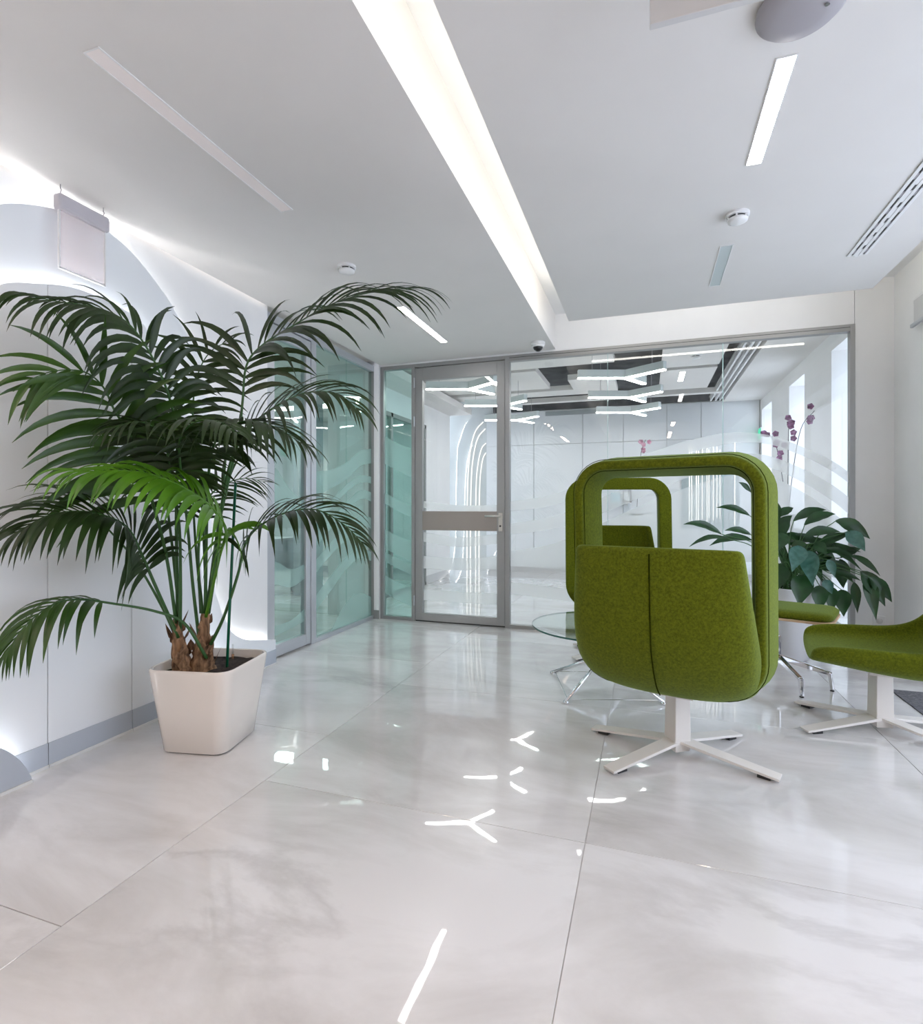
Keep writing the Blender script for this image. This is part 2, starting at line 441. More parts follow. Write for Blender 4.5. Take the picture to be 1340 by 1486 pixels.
def halo(tab, x, ins, parent, y0=None, y1=None):
    pts = []
    for i, (y, z) in enumerate(tab):
        a, b = tab[max(i-1,0)], tab[min(i+1,len(tab)-1)]
        t = Vector((b[0]-a[0], b[1]-a[1])).normalized(); n = Vector((t.y, -t.x))
        q = Vector((y, z))+n*ins
        if q.y > .02 and (not pts or (Vector((x,q.x,q.y))-pts[-1]).length > .02): pts.append(Vector((x, q.x, q.y)))
    MB().tube(pts, .005, 5).build('led_strip', 'halo', parent)
halo(L2, -2.617, .035, wl); halo(L1, -2.548, .035, wl)
# stand-offs between the layers
box('spacer', 'panel', wl, XW, -2.592, 1.35, 2.4, .3, 1.5)
box('spacer', 'panel', wl, -2.57, -2.522, 1.40, 2.3, .3, 1.4)
# small front plinth whose rounded end shows at the far left
L0 = fine([(.2,.55),(.9,.42),(1.2,.31),(1.36,.24),(1.44,.205),(1.50,.15),(1.545,.085),(1.575,.02)])
t = clip(L0, .2, 1.575)
MB().prism([(-2.43,.2,.012)]+[(-2.43,y,max(z,.014)) for y, z in t]+[(-2.43,1.575,.012)], (-.022,0,0)).build('panel', 'base', wl, bevel=.0015, seg=1)
halo([p for p in L0], -2.478, .035, wl)
box('spacer', 'panel', wl, -2.50, -2.452, .3, 1.2, .03, .2)
bl = struct('baseboard_left')
for a, b, x in ((L1[0][0], 1.6845, -2.50), (1.6875, 2.0985, -2.50), (2.1015, 2.62, -2.50), (2.64, 3.335, -2.57)):
    box('skirting', 'base', bl, x, x+.004, a, b, .012, .108)
    box('bead', 'basetrim', bl, x-.01, x+.009, a, b, 0, .012)
box('bead', 'basetrim', bl, -2.45, -2.424, .2, 1.575, 0, .012)

wb = struct('wall_back')
box('lintel', 'wall', wb, -2.75, 1.54, YB, YB+.14, ZF, ZT+.1)
xr_frame = on_y(1241, 600, YB).x
box('pier', 'wall', wb, xr_frame, 2.4, YB, YB+.14, 0, ZT+.1)
box('corner_post', 'wall', wb, XG-.06, on_y(552.5, 700, YB).x, YB-.04, YB+.1, .0, ZC)
box('skirting', 'alu', wb, XG-.01, on_y(553, 700, YB).x+.001, YB-.044, YB-.04, 0, .09)
wr = struct('wall_right')
box('pier', 'wall', wr, XR, 2.45, 4.15, YB, 0, ZT+.1)
box('pier', 'wall', wr, XR, 2.45, YREAR, .2, 0, ZT+.1)
box('lintel', 'wall', wr, XR+.10, 2.45, YREAR, 4.15, 2.62, ZT+.1)
box('sill', 'wall', wr, 2.10, 2.45, YREAR, 4.15, 0, .12)
for k, (a, b) in enumerate(((.2, 4.15),)):
    w = tag(empty('window_%d' % (k+1)), kind='structure')
    x = 2.30
    f = MB()
    for y in (a, (a+b)/2-.03, b-.06): f.box(x, x+.06, y, y+.06, .12, 2.62)
    f.box(x, x+.06, a, b, .12, .19).box(x, x+.06, a, b, 2.55, 2.62)
    f.build('window_frame', 'alu_lt', w)
    for y0, y1 in ((a+.06, (a+b)/2-.03), ((a+b)/2+.03, b-.06)):
        box('pane', 'window_glass', w, x+.028, x+.032, y0, y1, .19, 2.55)
rear = struct('wall_rear')
box('plaster', 'wall', rear, -6.6, 2.45, YREAR-.14, YREAR, 0, ZT)

# ------------------------------------------------------------------ glazed back wall: frame, panes, film, door
def X(px): return on_y(px, 700, YB).x
def Zb(px, py): return on_y(px, py, YB).z
xa, xb, xc, xd, xe = X(553), X(598.5), X(606), X(733.5), X(740)
g = struct('window_2')
for nm, x0, x1 in (('l', xa, X(557.5)), ('a', X(598), X(603)), ('b', X(733.5), X(740)), ('r', X(1233.5), X(1241))):
    box('post', 'alu', g, x0, x1, YB-.012, YB+.05, 0, ZF, bevel=.002)
box('header', 'alu', g, X(557.5), X(598), YB-.012, YB+.05, ZF-.035, ZF, bevel=.002)
box('header', 'alu', g, X(603), X(733.5), YB-.012, YB+.05, ZF-.035, ZF, bevel=.002)
box('header', 'alu', g, X(740), X(1233.5), YB-.012, YB+.05, ZF-.055, ZF, bevel=.002)
box('header_groove', 'gasket', g, X(740), X(1233.5), YB-.013, YB-.011, ZF-.026, ZF-.022)
box('bottom_rail', 'alu', g, X(557.5), X(598), YB-.012, YB+.05, 0, .03, bevel=.002)
box('bottom_rail', 'alu', g, X(740), X(1233.5), YB-.012, YB+.05, 0, .03, bevel=.002)
def pane(parent, x0, x1, z0, z1, m='glass', y=YB+.02):
    # one thin sheet with a visible edge along its left side
    return box('pane', m, parent, x0, x1, y, y+.008, z0, z1)
pane(g, X(557.5), X(598), .03, ZF-.035, 'teal')
xs = [X(740), X(882), X(1050), X(1233.5)]
for a, b in zip(xs, xs[1:]): pane(g, a+.0012, b-.0012, .03, ZF-.055)
for x, wd in ((xs[1], .003), (xs[2], .006)):
    box('joint', 'glass_edge', g, x-wd/2, x+wd/2, YB+.017, YB+.031, .03, ZF-.055)
def film_y(parent, top, bot, x0, x1, y, m='film', name='film_band', n=28):
    A = smooth_path([(X(a), Zb(a,b), 0) for a, b in top], 60); B = smooth_path([(X(a), Zb(a,b), 0) for a, b in bot], 60)
    A = [(p.x,p.y) for p in A]; B = [(p.x,p.y) for p in B]
    mb = MB(); vs = []
    for i in range(n+1):
        x = lerp(x0, x1, i/n); za, zb = interp(A, x), interp(B, x)
        vs += [(x, y, max(za, zb+.0005)), (x, y, zb)]
    mb.add(vs, [(2*i, 2*i+1, 2*i+3, 2*i+2) for i in range(n)])
    mb.build(name, m, parent)
yf = YB+.018
bands = [
  ([(740,728),(800,718),(860,694),(920,666),(985,643),(1040,630),(1075,627),(1120,632),(1170,650),(1210,669),(1240,690)],
   [(740,742),(800,734),(860,712),(920,686),(985,662),(1040,647),(1075,642),(1120,645),(1170,663),(1210,684),(1240,706)]),
  ([(740,760),(800,750),(860,728),(920,702),(985,676),(1040,662),(1080,658),(1120,662),(1170,682),(1210,704),(1240,727)],
   [(740,776),(800,768),(860,750),(920,726),(985,698),(1040,679),(1080,674),(1120,679),(1170,702),(1210,727),(1240,752)]),
  ([(740,800),(800,790),(860,766),(920,738),(985,712),(1040,694),(1080,688),(1120,692),(1170,716),(1210,744),(1240,768)],
   [(740,822),(800,826),(860,836),(920,834),(985,828),(1040,820),(1080,816),(1120,818),(1170,826),(1210,838),(1240,850)]),
  ([(740,845),(900,860),(1080,850),(1240,870)], [(740,862),(900,880),(1080,872),(1240,890)]),
]
for t_, b_ in bands:
    for a, b in zip(xs, xs[1:]): film_y(g, t_, b_, a+.004, b-.004, yf)
for yy, hh in ((640,40),(722,16),(775,28),(808,14),(842,26)):
    film_y(g, [(556,yy-8),(578,yy+4),(600,yy+12)], [(556,yy-8+hh),(578,yy+4+hh),(600,yy+14+hh)], X(558), X(597.5), yf, 'film_teal')
# the door
d = tag(empty('door_1', (0,0,0)), kind='structure')
y0, y1 = YB-.006, YB+.045
zt, zb = ZF-.04, .012
zm0, zm1 = Zb(665,770), Zb(665,742)
MB().box(X(603.3), X(613.5), y0, y1, zb, zt).build('stile', 'alu', d, bevel=.002)
MB().box(X(721.5), X(733), y0, y1, zb, zt).build('stile', 'alu', d, bevel=.002)
box('rail', 'alu', d, X(613.5), X(721.5), y0, y1, Zb(665,548), zt, bevel=.002)
box('rail', 'alu_warm', d, X(613.5), X(721.5), y0, y1, zm0, zm1, bevel=.002)
box('rail', 'alu', d, X(613.5), X(721.5), y0, y1, zb, Zb(665,893), bevel=.002)
box('reveal', 'gasket', d, X(603), X(733.3), y1, y1+.004, zt, zt+.005)
box('threshold', 'gasket', d, X(603.3), X(733), y0+.01, y1-.01, 0, .012)
pane(d, X(613.5), X(721.5), zm1, Zb(665,548)); pane(d, X(613.5), X(721.5), Zb(665,893), zm0)
for tt in (((613,727),(665,733),(722,733)), ((613,772),(665,780),(722,775)), ((613,807),(665,810),(722,808)), ((613,855),(665,859),(722,862))):
    hh = {727:10, 772:14, 807:18, 855:16}[tt[0][1]]
    film_y(d, list(tt), [(a,b+hh) for a, b in tt], X(614), X(721), yf-.001)
hx, hz = X(727), Zb(727,749)
h = MB().box(hx-.02, hx+.02, y0-.008, y0, hz-.145, hz+.03).build('handle_plate', 'steel', d, bevel=.003)
MB().tube([(hx, y0-.004, hz), (hx, y0-.05, hz), (hx-.02, y0-.058, hz), (hx-.14, y0-.058, hz)], .010, 10).build('handle', 'steel', h, smooth=True)
MB().lathe([(.009,0),(.009,.012)], (0,0,0), 14).build('key_cylinder', 'dark', h)
kc = bpy.data.objects['key_cylinder']; kc.location = (hx, y0-.008, hz-.095); kc.rotation_euler = (PI/2,0,0)
for py in (556, 612, 871):
    z = Zb(603, py); MB().lathe([(.0075,-.05),(.0075,.05)], (X(602.3), YB-.016, z), 12).build('hinge', 'alu_lt', d, smooth=False)

# ------------------------------------------------------------------ left glazing: glass door and fixed pane
def Yl(px): return on_x(px, 700, XG).y
gl = struct('window_3')
xo = XG
def fr(nm, p0, p1, z0, z1, m='alu_lt', dx=.012, parent=None):
    a, b = (p0, p1)
    return box(nm, m, parent or gl, xo-.05, xo+dx, a, b, z0, z1, bevel=.002)
ya = 3.33
y2a, y2b = Yl(450.5), Yl(457.5)
fr('header', ya, YB-.045, ZF-.05, ZF+.01); fr('post', ya, ya+.035, 0, ZF-.05); fr('post', y2a, y2b, 0, ZF-.05)
fr('post', Yl(541), YB-.045, 0, ZF-.05, 'alu'); fr('bottom_rail', y2b, Yl(541), 0, .035)
pn = box('pane', 'teal', gl, xo-.022, xo-.014, y2b, Yl(505), .035, ZF-.05)
box('pane', 'teal', gl, xo-.022, xo-.014, Yl(505)+.003, Yl(541), .035, ZF-.05)
dl = tag(empty('door_2'), kind='structure')
fr('stile', ya+.04, ya+.10, .012, ZF-.06, 'alu_lt', .006, dl); fr('stile', y2a-.065, y2a-.005, .012, ZF-.06, 'alu_lt', .006, dl)
fr('rail', ya+.10, y2a-.065, ZF-.15, ZF-.06, 'alu_lt', .006, dl); fr('rail', ya+.10, y2a-.065, .012, .10, 'alu_lt', .006, dl)
box('pane', 'teal', dl, xo-.022, xo-.014, ya+.10, y2a-.065, .10, ZF-.15)
def film_x(parent, top, bot, y0, y1, m='film_teal', n=22):
    A = [(p.y,p.z) for p in [on_x(a,b,XG) for a,b in top]]; B = [(p.y,p.z) for p in [on_x(a,b,XG) for a,b in bot]]
    A = [(p.x,p.y) for p in smooth_path([(y,z,0) for y,z in A], 40)]; B = [(p.x,p.y) for p in smooth_path([(y,z,0) for y,z in B], 40)]
    vs = []
    for i in range(n+1):
        y = lerp(y0, y1, i/n); za, zb = interp(A, y), interp(B, y)
        vs += [(xo-.0125, y, max(za, zb+.0005)), (xo-.0125, y, zb)]
    MB().add(vs, [(2*i, 2*i+1, 2*i+3, 2*i+2) for i in range(n)]).build('film_band', m, parent)
fb = [
 ([(456,684),(480,682),(505,671),(525,654),(542,651)], [(456,722),(480,710),(505,695),(525,676),(542,672)]),
 ([(456,742),(480,728),(505,702),(525,690),(542,692)], [(456,760),(480,740),(505,714),(525,700),(542,702)]),
 ([(456,780),(480,757),(505,728),(525,711),(542,715)], [(456,800),(480,770),(505,740),(525,724),(542,728)]),
 ([(456,818),(480,790),(505,765),(525,748),(542,752)], [(456,838),(480,808),(505,782),(525,762),(542,768)]),
 ([(456,870),(480,838),(505,808),(525,795),(542,802)], [(456,892),(480,860),(505,826),(525,809),(542,815)]),
 ([(476,931),(482,918),(495,890),(510,868),(525,860),(542,867)], [(476,931),(482,930),(495,925),(510,918),(525,912),(542,903)]),
]
for k, (a, b) in enumerate(fb): film_x(gl, a, b, y2b+.005 if k < 5 else Yl(477), Yl(540.5))
for a, b in (([(404,680),(425,712),(446,728)], [(404,730),(425,745),(446,742)]), ([(404,815),(425,826),(446,818)], [(404,848),(425,852),(446,838)]), ([(404,908),(425,900),(446,882)], [(404,922),(425,912),(446,900)])):
    film_x(dl, a, b, ya+.102, y2a-.067)

# ------------------------------------------------------------------ room behind the left glazing
ro = struct('wall_office')
box('plaster', 'grey_wall', ro, -6.6, -6.5, YREAR, 9.6, 0, 2.7)
box('plaster', 'grey_wall', ro, -6.5, -3.4, 8.4, 8.5, 0, 2.7)
box('skirting', 'office_grey', ro, -6.5, -6.48, YREAR, 8.4, 0, .10)
box('skirting', 'office_grey', ro, -6.48, -3.4, 8.38, 8.4, 0, .10)
box('pillar', 'office_grey', ro, -4.35, -4.1, 6.0, 6.3, 0, 2.65)
co = tag(MB().box(-6.6, XG-.06, YB+.1, 8.5, 2.65, 2.75).build('ceiling', 'ceil'), kind='structure')
# ------------------------------------------------------------------ room beyond the glazed wall
wf = struct('wall_far')
cols = [706, 775, 846, 905, 968, 1018, 1102.5]
cx = [on_y(p, 700, YFAR).x for p in cols]
zsplit = on_y(850, 643, YFAR).z
box('backing', 'grey_wall', wf, -3.6, XR2+.2, YFAR+.03, YFAR+.15, 0, 3.1)
for i, (a, b) in enumerate(zip(cx, cx[1:])):
    box('panel', 'panel', wf, a+.004, b-.004, YFAR, YFAR+.03, .10, zsplit-.003)
    box('panel', 'panel', wf, a+.004, b-.004, YFAR, YFAR+.03, zsplit+.003, 2.80)
box('skirting', 'soft_grey', wf, cx[0], XR2, YFAR+.01, YFAR+.03, 0, .10)
p = on_y(792, 604, YFAR); q = on_y(870, 590, YFAR)
box('slot', 'office_grey', wf, p.x, q.x, YFAR-.02, YFAR, p.z, q.z-.04)
box('dark_strip', 'plenum', wf, -2.6, XR2, YFAR-.01, YFAR+.03, 2.82, 3.1)
# quarter arches of light beside the panels
def arc_line(pts, r):
    P = [on_y(a, b, YFAR+.0) for a, b in pts]
    P = [Vector((v.x, YFAR+.02, v.z)) for v in P]
    MB().tube(smooth_path(P, 30), r*.75, 6).build('led_strip', 'arcled', wf)
arc_line([(677.5,835),(677.5,760),(679,690),(683,650),(690,625),(701,612)], .012)
arc_line([(682.5,835),(682.5,760),(684,690),(688,655),(694,634),(704,622)], .012)
arc_line([(690,835),(690,760),(691,700),(694,670),(699,650),(705,643)], .011)
arc_line([(695,835),(695,760),(696,705),(698,680),(701,664),(705,657)], .011)
wl2 = struct('wall_glazed')
yg = 7.46
XL2 = -3.10
box('plaster', 'wall', wl2, XL2-.12, XL2, yg, 8.43, 0, 3.1)
box('skirting', 'soft_grey', wl2, XL2, XL2+.005, yg, 8.43, 0, .12)
box('plaster', 'wall', wl2, -3.75, XL2, 8.43, 8.5, 0, 3.1)
box('lintel', 'wall', wl2, XL2-.12, XL2, YB+.14, yg, 2.35, 3.1)
box('stub', 'wall', wl2, XL2-.12, XG-.06, YB+.0, YB+.14, 0, 3.1)
w6 = tag(empty('window_4'), kind='structure')
box('post', 'alu', w6, XL2-.05, XL2+.01, yg-.05, yg, 0, 2.35)
box('post', 'alu', w6, XL2-.05, XL2+.01, 6.3, 6.35, 0, 2.35)
box('header', 'alu', w6, XL2-.05, XL2+.01, YB+.14, yg, 2.30, 2.35)
box('bottom_rail', 'alu', w6, XL2-.05, XL2+.01, YB+.14, yg, 0, .04)
box('pane', 'teal', w6, XL2-.02, XL2-.012, YB+.14, 6.3, .04, 2.30); box('pane', 'teal', w6, XL2-.02, XL2-.012, 6.35, yg-.05, .04, 2.30)
wr2 = struct('wall_windows')
spans = [(YB+.1, 5.5), (6.0, 6.93), (7.62, 8.6), (9.3, 9.6)]
for a, b in spans: box('pier', 'wall', wr2, XR2, XR2+.35, a, b, 0, 3.1)
for a, b in zip([s[1] for s in spans], [s[0] for s in spans[1:]]):
    box('sill', 'wall', wr2, XR2, XR2+.35, a, b, 0, .10); box('lintel', 'wall', wr2, XR2, XR2+.35, a, b, 2.62, 3.1)
for k, (a, b) in enumerate(((5.5,6.0),(6.93,7.62),(8.6,9.3))):
    w = tag(empty('window_%d' % (k+5)), kind='structure')
    f = MB().box(XR2+.28,XR2+.33,a,a+.04,.1,2.62).box(XR2+.28,XR2+.33,b-.04,b,.1,2.62).box(XR2+.28,XR2+.33,a,b,.1,.15).box(XR2+.28,XR2+.33,a,b,2.57,2.62)
    f.build('window_frame', 'alu_lt', w); box('pane', 'window_glass', w, XR2+.303, XR2+.307, a+.04, b-.04, .15, 2.57)
cr = struct('ceiling_beyond')
box('plenum', 'plenum', cr, -3.6, XR2+.2, YB+.14, 9.5, 3.10, 3.2)
box('plenum_upstand', 'plenum', cr, -3.6, XR2, YB+.14, YB+.16, ZT+.02, 3.1)
ZP = 2.78
for (x0, x1, y0_, y1_) in ((-2.95,-.35,5.30,6.38),(-2.95,-1.27,6.50,7.53),(-.97,-.39,7.10,8.05),(-2.95,-.97,7.70,8.05),(.16,.78,5.55,6.85),(.16,.78,6.98,8.15),(-2.6,1.0,8.5,8.62),(1.12,XR2,YB+.16,9.35)):
    box('ceiling_panel', 'ceil', cr, x0, x1, y0_, y1_, ZP, ZP+.07)
# rails and tray of the slot diffuser between the floating panels
for x in (.93, 1.0, 1.06):
    box('diffuser_rail', 'white_plastic', cr, x, x+.02, YB+.2, 9.3, ZP+.01, ZP+.06)
box('diffuser_tray', 'soft_grey', cr, .92, 1.09, YB+.2, 9.3, ZP+.07, ZP+.09)

# ------------------------------------------------------------------ luminaires in the ceiling
def linear_light(label, x0, x1, y0, y1, m, z=ZC):
    t = thing('linear_light', label, 'light', ((x0+x1)/2, (y0+y1)/2, z), 0, 'recessed linear ceiling lights')
    hx, hy = (x1-x0)/2, (y1-y0)/2
    f = MB()
    e = .004
    f.box(-hx-e,-hx,-hy-e,hy+e,-.004,0).box(hx,hx+e,-hy-e,hy+e,-.004,0).box(-hx,hx,-hy-e,-hy,-.004,0).box(-hx,hx,hy,hy+e,-.004,0)
    f.build('trim', 'white_plastic', t)
    MB().box(-hx,hx,-hy,hy,-.002,0).build('diffuser', m, t)
    return t
linear_light('long unlit pinkish-white light slot in the left ceiling above the palm', -1.70, -1.64, 1.26, 2.25, 'off_lamp')
linear_light('glowing light strip in the left ceiling in front of the glass door', -1.72, -1.665, 3.60, 4.50, 'lamp')
linear_light('glowing light strip in the right ceiling near the round fixture', .40, .455, 2.0, 2.58, 'lamp')
for x_, w_ in ((-1.70, 'left'), (.40, 'right')):  # unseen strips added behind the camera to brighten and warm the room
    for y_, v_ in ((-.35, 'nearer'), (-2.2, 'farther')):
        linear_light('added warm fill strip in the %s ceiling behind the camera, the %s one' % (w_, v_), x_, x_+.06, y_, y_+1.0, 'warm_fill')
linear_light('short unlit grey strip in the right ceiling beyond the smoke detector', .39, .45, 3.34, 3.92, 'off_grille')
def smoke_detector(label, x, y, z=ZC):
    t = thing('smoke_detector', label, 'smoke detector', (x, y, z), 0, 'ceiling smoke detectors')
    MB().lathe([(0,0),(.055,0),(.055,-.012),(.048,-.016)], (0,0,0), 28).build('base', 'white_plastic', t, smooth=False)
    MB().lathe([(.040,-.016),(.040,-.026)], (0,0,0), 28).build('sensor_slot', 'dark', t)
    MB().lathe([(.048,-.026),(.046,-.036),(.030,-.044),(0,-.046)], (0,0,0), 28).build('cap', 'white_plastic', t, smooth=True)
    for k in range(6):
        a = k*PI/3+.3; MB().bar((.046*math.cos(a), .046*math.sin(a), -.014), (.046*math.cos(a), .046*math.sin(a), -.028), .008, .006).build('rib', 'white_plastic', t)
smoke_detector('white smoke detector on the left ceiling above the palm', -1.715, 2.89)
smoke_detector('white smoke detector on the right ceiling between the two light strips', .425, 3.0)
t = thing('ceiling_fixture', 'round grey domed fixture at the top edge of the right ceiling', 'fixture', (.42, 1.80, ZC))
MB().lathe([(0,0),(.10,0),(.116,-.008),(.117,-.015),(.104,-.028),(.06,-.037),(0,-.039)], (0,0,0), 40).build('dome', 'grey_plastic', t, smooth=True)
MB().lathe([(0,-.041),(.006,-.041),(.006,-.030)], (.06,-.02,0), 12).build('indicator', 'chrome', t)
t = thing('ceiling_board', 'grey rectangular board hanging from the ceiling at the top edge', 'board', (.007, 1.49, ZC))
MB().box(0,.62,0,.02,-.205,-.012).build('board', 'soft_grey', t, bevel=.002)
MB().box(.06,.10,.002,.018,-.014,0).build('bracket', 'white_plastic', t); MB().box(.50,.54,.002,.018,-.014,0).build('bracket', 'white_plastic', t)
# linear air diffuser
t = thing('air_diffuser', 'slotted linear air diffuser along the right side of the ceiling', 'air vent', (1.145, 2.65, ZC))
hy = 1.05
MB().box(-.042,.042,-hy,hy,-.002,0).build('backing', 'dark', t)
for k, x in enumerate((-.042,-.014,.014,.042)):
    MB().box(x-.008,x+.008,-hy-.004,hy+.004,-.007,-.001).build('blade', 'white_plastic', t)
for k in range(14):
    y = -hy+.075+k*.15
    for x in (-.028, .0, .028): MB().box(x-.0085,x+.0085,y,y+.05 if x else y+.1,-.005,-.001).build('louvre', 'grey_plastic' if x else 'white_plastic', t)
# dome camera
c = on_z(781, 497, ZC)
t = thing('security_camera', 'small white dome security camera at the soffit above the door', 'camera', (c.x, 4.78, ZC))
MB().lathe([(0,0),(.062,0),(.062,-.022),(.052,-.034)], (0,0,0), 28).build('mount', 'white_plastic', t, smooth=False)
MB().lathe([(.046,-.034),(.044,-.048),(.034,-.066),(.016,-.078),(0,-.080)], (0,0,0), 28).build('dome', 'dark', t, smooth=True)
MB().lathe([(.054,-.030),(.054,-.040),(.046,-.044)], (0,0,0), 28).build('ring', 'white_plastic', t)
# hanging sign
t = thing('hanging_sign', 'pale translucent sign hanging on hooks beside the arched wall', 'sign', (-2.50, 1.84, ZC))
MB().box(-.024,.024,-.12,.125,-.118,-.045).build('housing', 'lilac_plastic', t, bevel=.014, seg=3)
MB().box(-.004,.004,-.105,.11,-.375,-.116).build('sign_plate', 'acrylic', t)
for y in (-.10, .105):
    h = MB().tube([(0,y,0),(0,y,-.018),(.006,y,-.026),(0,y,-.036),(0,y,-.048)], .0022, 6).build('hook', 'grey_plastic', t)
f = MB().box(-.0055,.0055,-.105,.11,-.38,-.372).box(-.0055,.0055,-.109,-.103,-.38,-.116).box(-.0055,.0055,.108,.114,-.38,-.116)
f.build('frame', 'white_plastic', t)
# roller blind in the window niche
t = thing('roller_blind', 'pale roller blind with grey bottom rail at the right edge', 'blind', (1.79, 2.9, 2.40))
MB().lathe([(.032,-1.72),(.032,1.72)], (0,0,0), 20).build('roller', 'white_plastic', t)
bpy.data.objects['roller'].rotation_euler = (PI/2,0,0); bpy.data.objects['roller'].location = (0,0,.18)
MB().box(-.034,-.031,-1.70,1.70,.02,.18).build('fabric', 'soft_grey', t)
MB().box(-.042,-.022,-1.72,1.74,0,.026).build('bottom_rail', 'alu_lt', t, bevel=.004)
# wall outlet
p = on_y(1276, 901, YB)
t = thing('wall_outlet', 'small white power outlet low on the back wall', 'outlet', (p.x, YB, p.z))
MB().box(-.04,.04,-.008,0,-.04,.04).build('plate', 'white_plastic', t, bevel=.004)
s_ = MB().lathe([(.022,0),(.022,.003)], (0,0,0), 20).build('socket', 'soft_grey', t); s_.rotation_euler = (PI/2,0,0); s_.location = (0,-.008,0)

# ------------------------------------------------------------------ Y shaped pendant lights beyond the glass
def pendant(label, x, y, first=[None]):
    arms = [math.radians(a) for a in (199, -34, 62)]
    if first[0] is None:
        t = thing('pendant_light', label, 'pendant light', (x, y, 2.50), 0, 'Y-shaped pendant lights beyond the glass wall')
        for k, (a, L) in enumerate(zip(arms, (.50, .46, .40))):
            e = Vector((math.cos(a), math.sin(a), 0))*L
            MB().bar((0,0,.045), e+Vector((0,0,.045)), .055, .08).build('arm', 'alu_wh', t)
            MB().bar((0,0,.0), e, .045, .012).build('diffuser', 'pend', t)
            if k < 2:
                q = e*.7
                MB().tube([(q.x,q.y,.085),(q.x,q.y,.60)], .0025, 5).build('wire', 'grey_plastic', t)
        first[0] = t
        return t
    r = first[0].copy(); COL.objects.link(r); r.location = (x, y, 2.50); r['label'] = label
    for ch in first[0].children:
        c = ch.copy(); COL.objects.link(c); c.parent = r
    return r
M['alu_wh'] = mat('lamp_body', (.62,.68,.68), .4)
for k, (x, y) in enumerate(((-.215,5.99),(-.215,7.08),(-.215,8.20),(-1.94,5.98),(-1.85,7.11),(-1.93,8.36))):
    row = 'right' if k < 3 else 'left'
    wd = ('nearest', 'middle', 'farthest')[k % 3]
    pendant('%s Y-shaped pendant light of the %s row beyond the glass wall' % (wd, row), x, y)
linear_light('glowing strip in the ceiling panels right of the pendant lights', .38, .44, 6.98+.12, 7.62, 'lamp', ZP)
smoke_detector('smoke detector on the ceiling panel beyond the glass wall', .50, 6.35, ZP)
# lamps added to brighten the office behind the left glazing
for k, y in enumerate((3.7, 5.2, 6.9)):
    lt = thing('office_fill_light', ('nearest', 'middle', 'farthest')[k]+' added flat fill light in the office behind the left glazing', 'light', (-4.8, y, 2.649), 0, 'added office fill lights')
    MB().box(-.6,.6,-.15,.15,-.03,0).build('housing', 'white_plastic', lt); MB().box(-.58,.58,-.13,.13,-.034,-.03).build('diffuser', 'room_fill', lt)
# desk and cabinet in that office
t = thing('office_desk', 'grey desk in the office behind the left glazing', 'desk', (-5.0, 5.6, 0))
MB().box(-.45,.45,-.8,.8,.70,.73).build('top', 'desk', t, bevel=.004)
for sx in (-.4,.4):
    for sy in (-.74,.74): MB().box(sx-.025,sx+.025,sy-.025,sy+.025,0,.70).build('leg', 'office_grey', t)
MB().box(.40,.42,-.72,.72,.3,.70).build('modesty_panel', 'office_grey', t)
t = thing('monitor', 'dark computer monitor on the desk behind the left glazing', 'monitor', (-5.05, 5.5, .73))
MB().box(-.09,.09,-.11,.11,0,.012).build('foot', 'office_grey', t); MB().box(-.015,.015,-.03,.03,.012,.2).build('neck', 'office_grey', t)
MB().box(.0,.03,-.27,.27,.14,.48).build('screen', 'desk', t, bevel=.005)

# ------------------------------------------------------------------ lounge chairs
def rot2(x, y, a): return (x*math.cos(a)-y*math.sin(a), x*math.sin(a)+y*math.cos(a))
SH = [ # rim y, rim z, outward y, outward z, depth, half width, padding
 (.375,.440, .25,-1, .085,.285,.040),
 (.325,.466, .12,-1, .115,.310,.046),
 (.190,.476, .02,-1, .142,.333,.058),
 (.030,.478,-.05,-1, .162,.352,.075),
 (-.085,.490,-.30,-1, .186,.368,.080),
 (-.165,.535,-.75,-.8,.196,.374,.078),
 (-.220,.612,-1,-.36,.184,.372,.068),
 (-.265,.710,-1,-.10,.155,.361,.055),
 (-.303,.835,-1,-.02,.125,.346,.045),
 (-.338,.940,-1,.05,.095,.334,.040),
 (-.350,.985,-1,.10,.076,.329,.036),
]
DY = -.06
def shell_rings(n=14):
    R = []
    for (y, z, ny, nz, D, W, T) in SH:
        N = Vector((0, ny, nz)).normalized(); P = Vector((0, y+DY, z)); o = []; i_ = []
        for k in range(n+1):
            a = -PI/2+PI*k/n
            s, c = math.sin(a), max(0, math.cos(a))
            sx = math.copysign(abs(s)**.75, s); cc = c**.50
            o.append(P+Vector((W*sx,0,0))+N*D*cc)
            i_.append(P+Vector(((W-.042)*sx,0,0))+N*max(.0, D-T)*cc)
        R.append((o, i_))
    return R
